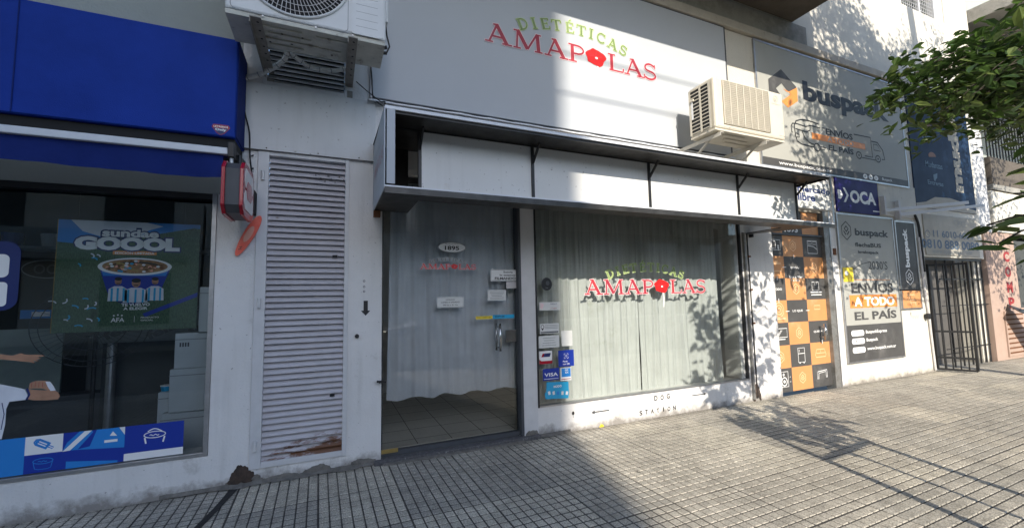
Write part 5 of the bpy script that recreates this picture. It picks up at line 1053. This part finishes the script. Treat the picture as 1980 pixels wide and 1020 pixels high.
pt('buspack', 1650, 444, 1714, 461, M_ink, .035); pt('flechaBUS', 1650, 470, 1700, 478, M_ink, .03); pt('lavelozpack', 1656, 485, 1696, 492, M_ink, .03)
pt('ENVÍOS', 1643, 542, 1723, 566, M_dk, .03); q = at(1640, 585); q2 = at(1729, 568); 
b.rect(at(1640, 580)[0], at(1731, 580)[0], 1.035, 1.215, Y-.0006, M_oin); b.text('A TODO', at(1648, 580)[0], at(1726, 580)[0], 1.055, 1.185, Y-.0012, M_wht, .04); b.text('EL PAÍS', at(1649, 605)[0], at(1730, 605)[0], .865, 1.01, Y-.001, M_dk, .03)
b.rect(6.62, 7.62, 1.425, 1.432, Y-.0006, M_oin); hexlogo(b, 6.66, 2.12, .13, M_ink, Y-.001)
sx, sz = at(1690, 510)
b.text("2030'S", 7.12, 7.60, 1.58, 1.70, Y-.0012, M_ink, 0); b.stroke([(6.80, 1.60), (6.95, 1.65), (7.12, 1.68)], .008, Y-.001, M_ink); b.text('Chevallier', 6.56, 6.80, 1.57, 1.61, Y-.001, M_ink, 0); b.text('VELOZ DEL NORTE', 6.98, 7.22, 1.52, 1.54, Y-.001, M_grey, 0)
for i, (t, z) in enumerate((('BuspackExpress', .69), ('Buspack', .58), ('www.buspack.com.ar', .46))):
    b.poly(rrect(6.57, 6.87, z-.04, z+.04, .038), Y-.001, M_wht); b.text(('oin', 'f', 'o')[i], 6.66, 6.66+.04*(3 if i == 0 else 1), z-.02, z+.02, Y-.0015, M_dk, .0)
    b.text(t, 6.91, 6.91+(.52, .28, .72)[i], z-.028, z+.030, Y-.001, M_wht, .02)
b.build('lettering', lb)
b = MB(); x0, x1, z0, z1 = 6.50, 6.73, 1.40, 1.60; b.box(x0, x1, -.0225, -.0215, z0, z1, M_yel); b.ell((x0+x1)/2-.04, z1-.08, .04, .035, -.0232, M_wht, 14); b.build('yellow_notice', lb)
vb = board('shop_sign', 7.92, 8.44, 1.285, 2.315, M_dk, 'tall black sign with sideways buspack lettering', -.018, M_alu)
b = MB(); b.text('buspack', 0, 1, 0, 1, 0, M_wht, .05, mapf=lambda u, v: (8.10+.16*(1-v), -.020, 1.62+.60*u)); hexlogo(b, 8.18, 1.47, .12, M_wht, -.020); b.build('lettering', vb)
ob_ = board('shop_sign', 7.92, 8.44, 1.0, 1.265, M_org, 'small orange sign with trolley drawing below the black sign', -.018, M_alu)
b = MB(); b.stroke([(8.06, 1.20), (8.10, 1.20), (8.13, 1.08), (8.30, 1.08)], .010, -.020, lp); b.stroke([(8.13, 1.12), (8.27, 1.12), (8.27, 1.20), (8.13, 1.20)], .010, -.0203, lp, True); b.ring(8.15, 1.05, .015, .015, .006, -.020, lp, 10); b.ring(8.28, 1.05, .015, .015, .006, -.020, lp, 10); b.build('drawing', ob_)
MB().box(7.56, 8.60, -.012, -.001, 2.40, 2.90, M_wall2).build('wall_panel', BL)
# navy sign and phone board above the gate
nv = board('tall_sign', 8.60, 10.60, 2.60, 4.50, M_teal, 'faded navy sign with torn lower edge above the gate', -.015)
b = MB(); Y = -.017
b.poly([(8.60, 2.60), (8.60, 2.66), (8.9, 2.70), (9.2, 2.80), (9.7, 2.82), (10.1, 2.78), (10.3, 2.68), (10.6, 2.66), (10.6, 2.60)], Y, M_beige)
b.text('mudo', 0, 1, 0, 1, 0, M_beige, .06, mapf=lambda u, v: (9.85+.36*(1-v), Y-.001, 2.95+1.35*u))
for (t, x, z, wd) in (('Fletes', 9.0, 3.78, .42), ('Mudanzas', 9.0, 3.30, .55), ('Entregas', 9.02, 2.98, .5)): b.text(t, x, x+wd, z, z+.10, Y-.001, mat('faded_print', (.12, .19, .26), .6), .02)
for z in (3.98, 3.50): b.ell(9.25, z, .12, .07, Y-.001, mat('faded_rust_print', (.24, .11, .07), .6), 16, 0, 200)
b.poly([(9.22, 3.18), (9.36, 3.22), (9.34, 3.14), (9.28, 3.10), (9.26, 3.06), (9.22, 3.10)], Y-.001, MATS['faded_print']); b.build('lettering', nv)
pb = board('phone_board', 8.76, 10.55, 1.83, 2.50, M_beige, 'beige board with phone numbers above the gate', -.015)
b = MB(); Y = -.017
def ptx(t, px0, pyt, px1, pyb, m, bold=.03):
    x0 = at(px0, (pyt+pyb)/2)[0]; x1 = at(px1, (pyt+pyb)/2)[0]; z1 = at((px0+px1)/2, pyt)[1]; z0 = at((px0+px1)/2, pyb)[1]; b.text(t, x0, x1, z0, z1, Y-.001, m, bold)
ptx('11 6010-6004', 1802, 448, 1878, 461, M_bltxt, .01); ptx('0810 888 0080', 1780, 465, 1890, 482, M_bltxt, .02); ptx('www.appacms.com.ar', 1800, 485, 1878, 493, M_grey, 0)
x, z = at(1791, 452); b.ring(x, z, .07, .055, .012, Y-.001, M_bltxt, 20); b.stroke([(x-.025, z+.015), (x-.01, z-.015), (x+.025, z-.02)], .012, Y-.0012, M_bltxt)
x, z = at(1855, 432); b.ring(x-.15, z, .09, .04, .006, Y-.001, M_grey, 16); b.ring(x+.08, z-.01, .07, .05, .006, Y-.001, M_grey, 16); b.stroke([(x-.12, z-.02), (x, z+.04), (x+.05, z-.03)], .006, Y-.001, M_grey)
b.build('lettering', pb)
# awning arms without fabric
for (A, B_, lab) in ((( 7.60, -.06, 2.46), (8.9, -.5, 2.58), 'upper bare white awning arm above the black sign'), ((7.98, -.06, 2.42), (9.4, -.5, 2.57), 'lower bare white awning arm above the gate')):
    t = thing('awning_arm', lab, 'awning arm', A, 'bare awning arms over the right shop'); b = MB(); b.bar(A, B_, .03, .045, M_whitealu); b.build('arm', t, bevel=.003); b = MB(); b.box(A[0]-.02, A[0]+.03, -.07, -.013, A[2]-.06, A[2]+.22, M_conduit); b.build('mount', t)
b = MB(); b.tube(smooth([(8.50, -.02, 2.46), (8.56, -.03, 2.30), (8.585, -.03, 1.9), (8.60, -.03, 1.55)]), .018, M_rub, 6); b.build('power_cable', label='thick black cable hanging beside the black sign', cat='cable')
b = MB(); b.tube([(8.55, -.02, 2.1), (8.57, -.02, 1.3), (8.62, -.02, .9), (8.66, -.02, .03)], .016, M_conduit, 8); b.tube([(8.55, -.02, .86), (8.55, -.06, .86)], .045, M_black, 14); b.build('conduit', label='white conduit running down the wall end beside the gate', cat='pipe')
b = MB(); x, z = at(1770, 612); b.stroke([(x-.12+i*.02, z+.03*math.sin(i*1.9)) for i in range(12)], .006, -.001, M_grey); b.build('graffiti', BL)
# gate
MB().box(8.72, 10.72, .30, .32, -.05, 1.8, M_gate).build('gate_backing', BL, label='grey sheet closing the passage behind the gate'); MB().box(10.45, 10.72, .05, .299, -.05, 1.8, M_wall2).build('jamb', BL); MB().box(8.72, 10.45, .0, .30, -.03, -.002, M_conc).build('passage_floor', kind='structure')
gt = thing('iron_gate', 'black barred iron gate fixed across the passage', 'gate', (8.72, 0, 0))
for (xa, xb, zz, th_) in ((8.76, 10.66, 1.77, .03), (9.2, 10.66, 1.44, .02), (9.2, 10.8, 1.0, .012), (9.2, 10.7, .30, .014)): MB().bar((xa, .03, zz), (xb, .03, zz), th_, th_, M_iron).build('rail', gt)
for x in (9.12, 9.42, 9.72, 10.02, 10.30, 10.50, 10.66): MB().tube([(x, .03, .0), (x, .03, 1.77)], .013, M_iron, 8).build('bar', gt)
g2 = thing('iron_gate', 'narrow leaf of the iron gate swung open at the passage left side', 'gate', (8.76, -.02, 0))
b = MB(); a0, a1 = (8.76, -.01), (8.93, -.40)
def gp(t, z): return (a0[0]+(a1[0]-a0[0])*t, a0[1]+(a1[1]-a0[1])*t, z)
for z in (.04, .22, .62, 1.66): MB().bar(gp(0, z), gp(1, z), .02, .03, M_iron).build('rail', g2)
for i in range(6): MB().bar(gp(i/5, .04), gp(i/5, 1.68), .03 if i in (0, 5) else .014, .03 if i in (0, 5) else .014, M_iron).build('bar', g2)
# pilaster lettering, vent and neighbouring house
b = MB()
for i, ch in enumerate('COMPRO'):
    z = 1.86-i*.285; b.text(ch, 11.46, 11.70, z-.10, z+.10, -.0125, M_dred, .05)
b.build('painted_lettering', BL, label='red painted word COMPRO running down the pink pilaster')
nh = thing('neighbouring_house', 'shaded neighbouring house with dark balconies at the right edge', 'building', (12, 0, 0))
MB().box(11.16, 24, 1.2, 1.4, -.05, 10, M_greywall).build('wall', nh)
MB().box(11.151, 11.159, .0, 1.19, 2.3, 10, M_conc).build('wall', nh)
MB().box(11.96, 24, .0, .3, -.05, .9, M_pinkw).build('plinth', nh)
MB().box(11.17, 24, -1.9, 1.19, 6.35, 6.6, M_conc).build('balcony', nh)
b = MB(); b.box(11.23, 24, -.06, 1.19, 3.10, 3.20, M_conc); b.box(11.23, 24, -.06, .02, 3.2001, 3.72, M_soffit); b.build('balcony', nh)
for i in range(22): MB().bar((11.28+i*.13, -.02, 3.72), (11.28+i*.13, -.02, 4.55), .018, .018, M_iron).build('railing_bar', nh)
MB().bar((11.2, -.02, 4.56), (15, -.02, 4.56), .04, .03, M_iron).build('railing', nh)
b = MB(); b.box(12.0, 13.6, 1.15, 1.19, 3.3, 5.6, M_room); b.build('window', nh)
b = MB(); b.box(11.96, 24, .02, .29, .9, 2.18, M_room); b.build('shop_opening', nh); MB().box(11.2, 24, -.03, .28, 2.31, 3.08, M_wall2).build('fascia', nh)
b = MB(); b.box(11.20, 11.92, -.03, -.0115, .05, .86, M_pinkw)
for i in range(9): b.box(11.24, 11.9, -.036, -.031, .10+i*.085, .125+i*.085, M_rust)
b.build('slatted_vent', BL)
sb = thing('price_board', 'dark slanted price board leaning at the right edge', 'sign', (11.6, -.4, .3))
b = MB(); b.add([(11.15, -.22, .90), (11.95, -.75, .90), (11.95, -.95, .30), (11.5, -.55, .30)], [(0, 1, 2, 3)], M_dkgrey)
b = MB(); b.bar((11.25, -.12, .92), (12.1, -.9, .35), .40, .02, mat('slate_board', (.05, .06, .075), .35, var=.3, scale=9), (0, -.5, 1)); b.build('board', sb)
b = MB()
for i in range(7): t = i/7+.07; b.bar((11.25+.85*t-.1, -.12-.78*t-.1, .932-.57*t), (11.25+.85*t+.05, -.12-.78*t+.1, .935-.57*t), .03, .008, (M_grey, M_sky, M_grey)[i % 3], (0, -.5, 1))
b.build('printing', sb)

# ------------------------------------------------------------------ street trees
def leafmat(name, col, tr):
    m = mat(name, col, .42, var=.35, scale=25, trans=tr, spec=.6); return m
LM = [leafmat('leaf_dark', (.045, .088, .018), .4), leafmat('leaf_mid', (.085, .155, .030), .48), leafmat('leaf_light', (.20, .27, .075), .55)]
def leaves(centres, size, seed, spread, mix=(.5, .38, .12), droop=.25):
    g = np.random.default_rng(seed); b = MB()
    for i in LM: b.mi(i)
    for c in centres:
        p = Vector(c)+Vector(g.normal(0, spread, 3)); a = g.random()*6.283
        d = Vector((math.cos(a), math.sin(a), -droop+g.normal(0, .35))).normalized()
        nrm = Vector((g.normal(0, .4), g.normal(0, .4), 1)).normalized(); s = d.cross(nrm).normalized(); u = s.cross(d)
        L_ = size*(.65+.7*g.random()); w_ = L_*.24
        pts = [p, p+d*L_*.3+s*w_+u*L_*.03, p+d*L_*.68+s*w_*.8+u*L_*.0, p+d*L_-u*L_*.12, p+d*L_*.68-s*w_*.8, p+d*L_*.3-s*w_+u*L_*.03, p+d*L_*.5-u*L_*.07]
        k = g.choice(3, p=mix)
        b.add(pts, [(0, 1, 2, 6), (6, 2, 3), (0, 6, 4, 5), (6, 3, 4)], LM[k])
    return b
def bez(a, m, b_, n):
    a, m, b_ = Vector(a), Vector(m), Vector(b_); return [(1-t)**2*a+2*t*(1-t)*m+t*t*b_ for t in [i/n for i in range(n+1)]]
def big_tree():
    t = thing('street_tree', 'large leafy street tree whose branches reach in from the right', 'tree', (8.6, -3.5, 0))
    g = np.random.default_rng(11); tr = MB()
    tr.tube(smooth([(8.6, -3.5, -.05), (8.62, -3.5, 1.2), (8.5, -3.45, 2.6), (8.45, -3.5, 4.5), (8.2, -3.7, 6.6), (8.0, -3.8, 8.2)]), .10, M_bark, 12)
    C = []
    # low spray of branches crossing the view
    for k in range(110):
        f = g.random()**1.15; xt = 4.30+3.1*f; tip = (xt, -1.85+g.normal(0, .25)-.15*f, 2.66-.05*(xt-4.30)+g.random()*(.42+.38*(xt-4.30)))
        st = (8.45, -3.45, 3.0+1.0*g.random()); md = ((st[0]+tip[0])/2+g.normal(0, .25), (st[1]+tip[1])/2-.1+g.normal(0, .2), max(st[2], tip[2])+.2+g.normal(0, .2))
        P = bez(st, md, tip, 14); tr.tube(P, [.012*(1-i/15)+.0018 for i in range(15)], M_bark, 5, False)
        for i in range(4, 15):
            for _ in range(int(2+5*(i/14))): 
                if P[i].x > 4.22: C.append(P[i]+Vector(g.normal(0, .05+.05*f, 3)))
    # main crown above and behind the viewpoint, throws the dappled shade
    for k in range(185):
        a = g.random(); tip = (4.75+4.2*g.random(), -5.3+2.0*g.random(), 4.75+3.1*a**1.2)
        pass
        st = (8.4, -3.5, 3.6+2.5*g.random()); P = bez(st, ((st[0]+tip[0])/2, (st[1]+tip[1])/2, tip[2]+.2), tip, 10)
        tr.tube(P, [.03*(1-i/11)+.003 for i in range(11)], M_bark, 5, False)
        for i in range(6, 11):
            for _ in range(13): C.append(P[i]+Vector(g.normal(0, .15, 3)))
    for k in range(26):   # right shoulder shading the navy sign
        tip = (8.3+1.9*g.random(), -3.2+.9*g.random(), 4.3+1.7*g.random()); P = bez((8.5, -3.5, 3.6), (8.6, -3.4, 4.4), tip, 8)
        for i in range(3, 9):
            for _ in range(12): C.append(P[i]+Vector(g.normal(0, .16, 3)))
    for k in range(34):   # outer end of the crown, dapples the pink pilaster and the wall above it
        tip = (9.8+1.7*g.random(), -3.3+.9*g.random(), 2.6+3.2*g.random()); P = bez((8.5, -3.5, 3.2), (9.0, -3.4, 4.0), tip, 8)
        for i in range(4, 9):
            for _ in range(9): C.append(P[i]+Vector(g.normal(0, .17, 3)))
    tr.build('trunk', t, smooth=True); leaves([c for q in C for c in (q, q)], .098, 5, .055).build('crown', t)
big_tree()
def sapling():
    t = thing('staked_sapling', 'young street tree tied between two stakes', 'tree', (3.30, -3.1, 0)); g = np.random.default_rng(4); tr = MB(); C = []
    tr.tube(smooth([(3.30, -3.1, 0), (3.32, -3.1, .8), (3.30, -3.08, 1.6), (3.34, -3.05, 2.5)]), .014, M_bark, 7)
    for k in range(36):
        z = 1.2+1.5*g.random(); a = g.random()*6.283; r = .35+.35*g.random(); tip = (3.32+r*1.0*math.cos(a), -3.06+r*.8*math.sin(a), z+.25)
        lx = .30*max(0, z-1.5)**.7 if z > 1.5 else 0; tip = (tip[0]+lx+.1, tip[1], tip[2]); P = bez((3.31, -3.08, z-.25), (3.31+.3*math.cos(a), -3.08+.3*math.sin(a), z), tip, 8); tr.tube(P, .005, M_bark, 4, False)
        for i in range(3, 9):
            for _ in range(5): C.append(P[i]+Vector(g.normal(0, .05, 3)))
    for tip in ((3.48, -2.42, 1.62), (3.62, -2.50, 1.80), (3.30, -2.52, 1.50)):
        P = bez((3.31, -3.05, 1.4), (3.45, -2.8, 1.75), tip, 8); tr.tube(P, .005, M_bark, 4, False)
        for i in range(4, 9):
            for _ in range(2): C.append(P[i])
    tr.build('trunk', t, smooth=True); leaves(C, .13, 6, .02, (.08, .37, .55)).build('crown', t)
    b = MB(); b.tube([(2.99, -3.1, -.05), (2.99, -3.1, 1.50)], .028, M_wood, 8); b.build('stake', t); b = MB(); b.tube([(3.68, -3.1, -.05), (3.68, -3.1, 1.62)], .028, M_wood, 8); b.build('stake', t)
    b = MB(); b.bar((3.0, -3.1, .93), (3.73, -3.1, .98), .02, .04, M_wood); b.build('crossbar', t)
sapling()
# ------------------------------------------------------------------ across the street (seen only as reflections, and throws the left shade)
ob2 = thing('tall_building', 'tall pale apartment block across the street', 'building', (-12, -17, 0))
MB().box(-30, -4.60, -24, -16, -.4, 19, M_wall2).build('wall', ob2)
for k in range(5):
    b = MB(); b.box(-28, -5.0, -16, -14.9, 2.9+k*2.9, 3.1+k*2.9, M_conc); b.box(-28, -5.0, -15.0, -14.92, 3.1+k*2.9, 3.9+k*2.9, M_greywall); b.build('balcony', ob2)
    for i in range(6):
        b = MB(); b.box(-28+i*4.1, -26+i*4.1, -15.99, -15.95, .6+k*2.9+(.3 if k else 0), 2.5+k*2.9, M_room); b.build('window', ob2)
lo = thing('low_building', 'low cream building across the street', 'building', (8, -17, 0))
MB().box(-4.5, 40, -24, -16, -.4, 5.2, M_wall2).build('wall', lo)
for i in range(9):
    b = MB(); b.box(-.8+i*4, 1.6+i*4, -15.99, -15.94, .2, 2.4, M_room if i % 2 else M_gate); b.build('window', lo)
    b = MB(); b.box(-.6+i*4, 1.2+i*4, -15.99, -15.94, 3.1, 4.5, M_room); b.build('window', lo)
cb = thing('overhead_cable', 'pair of slack overhead cables along the street', 'cable', (0, -7, 6))
for z in (7.62, 7.20): 
    b = MB(); b.tube([(-20+i*4, -7, z-.0+.002*((i-5.5)**2)) for i in range(16)], .012, M_rub, 6); b.build('wire', cb)
# parked car
car = thing('parked_car', 'dark blue hatchback parked at the kerb', 'car', (2.6, -6.1, -.15))
M_car = mat('dark_blue_car_paint', (.03, .045, .07), .22, coat=1); M_cgl = mat('car_glass', (.02, .022, .025), .05, spec=1)
prof = [(-2.0, .32), (-2.02, .62), (-1.85, .80), (-1.05, .95), (-.35, 1.38), (.35, 1.47), (1.2, 1.42), (1.75, 1.10), (1.95, .95), (2.0, .45), (1.95, .30)]
def carsec(x): 
    return None
b = MB(); n = len(prof); cxx, cyy = 2.75, -6.15
ys = [-.84, -.76, -.55, 0, .55, .76, .84]; sc_ = [.0, .93, 1, 1.02, 1, .93, .0]
V = []
for y in ys:
    for (x, z) in prof:
        f = 1-.10*max(0, (abs(y)-.5)/.34); zz = z if z < .8 else .8+(z-.8)*(1-.25*(abs(y)/.84)**4)
        yy = y*(1-.18*max(0, (z-.9)/.5)); V.append((cxx+x*f, cyy+yy, -.15+zz))
F = [(j*n+i, j*n+(i+1) % n, (j+1)*n+(i+1) % n, (j+1)*n+i) for j in range(len(ys)-1) for i in range(n)]+[tuple(range(n)), tuple((len(ys)-1)*n+i for i in range(n-1, -1, -1))]
b.add(V, F, M_car); b.build('body', car, bevel=.02, smooth=True)
b = MB(); b.add([(cxx-1.02, cyy-.62, -.15+.985), (cxx-1.02, cyy+.62, -.15+.985), (cxx-.36, cyy+.5, -.15+1.395), (cxx-.36, cyy-.5, -.15+1.395)], [(0, 1, 2, 3)], M_cgl); b.build('windscreen', car)
b = MB(); b.add([(cxx-.85, cyy+.862, -.15+.95), (cxx+1.6, cyy+.862, -.15+.97), (cxx+1.1, cyy+.78, -.15+1.33), (cxx-.25, cyy+.78, -.15+1.33)], [(0, 1, 2, 3)], M_cgl); b.build('side_window', car)
b = MB(); b.box(cxx-.80, cxx-.62, cyy+.86, cyy+1.02, -.15+.95, -.15+1.07, M_car); b.build('wing_mirror', car, bevel=.03)
for wx in (-1.28, 1.28):
    for s in (-1, 1):
        b = MB(); b.tube([(cxx+wx, cyy+s*.66, .16), (cxx+wx, cyy+s*.87, .16)], .31, M_rub, 20); b.tube([(cxx+wx, cyy+s*.871, .16), (cxx+wx, cyy+s*.88, .16)], .19, M_alu, 14); b.build('wheel', car)
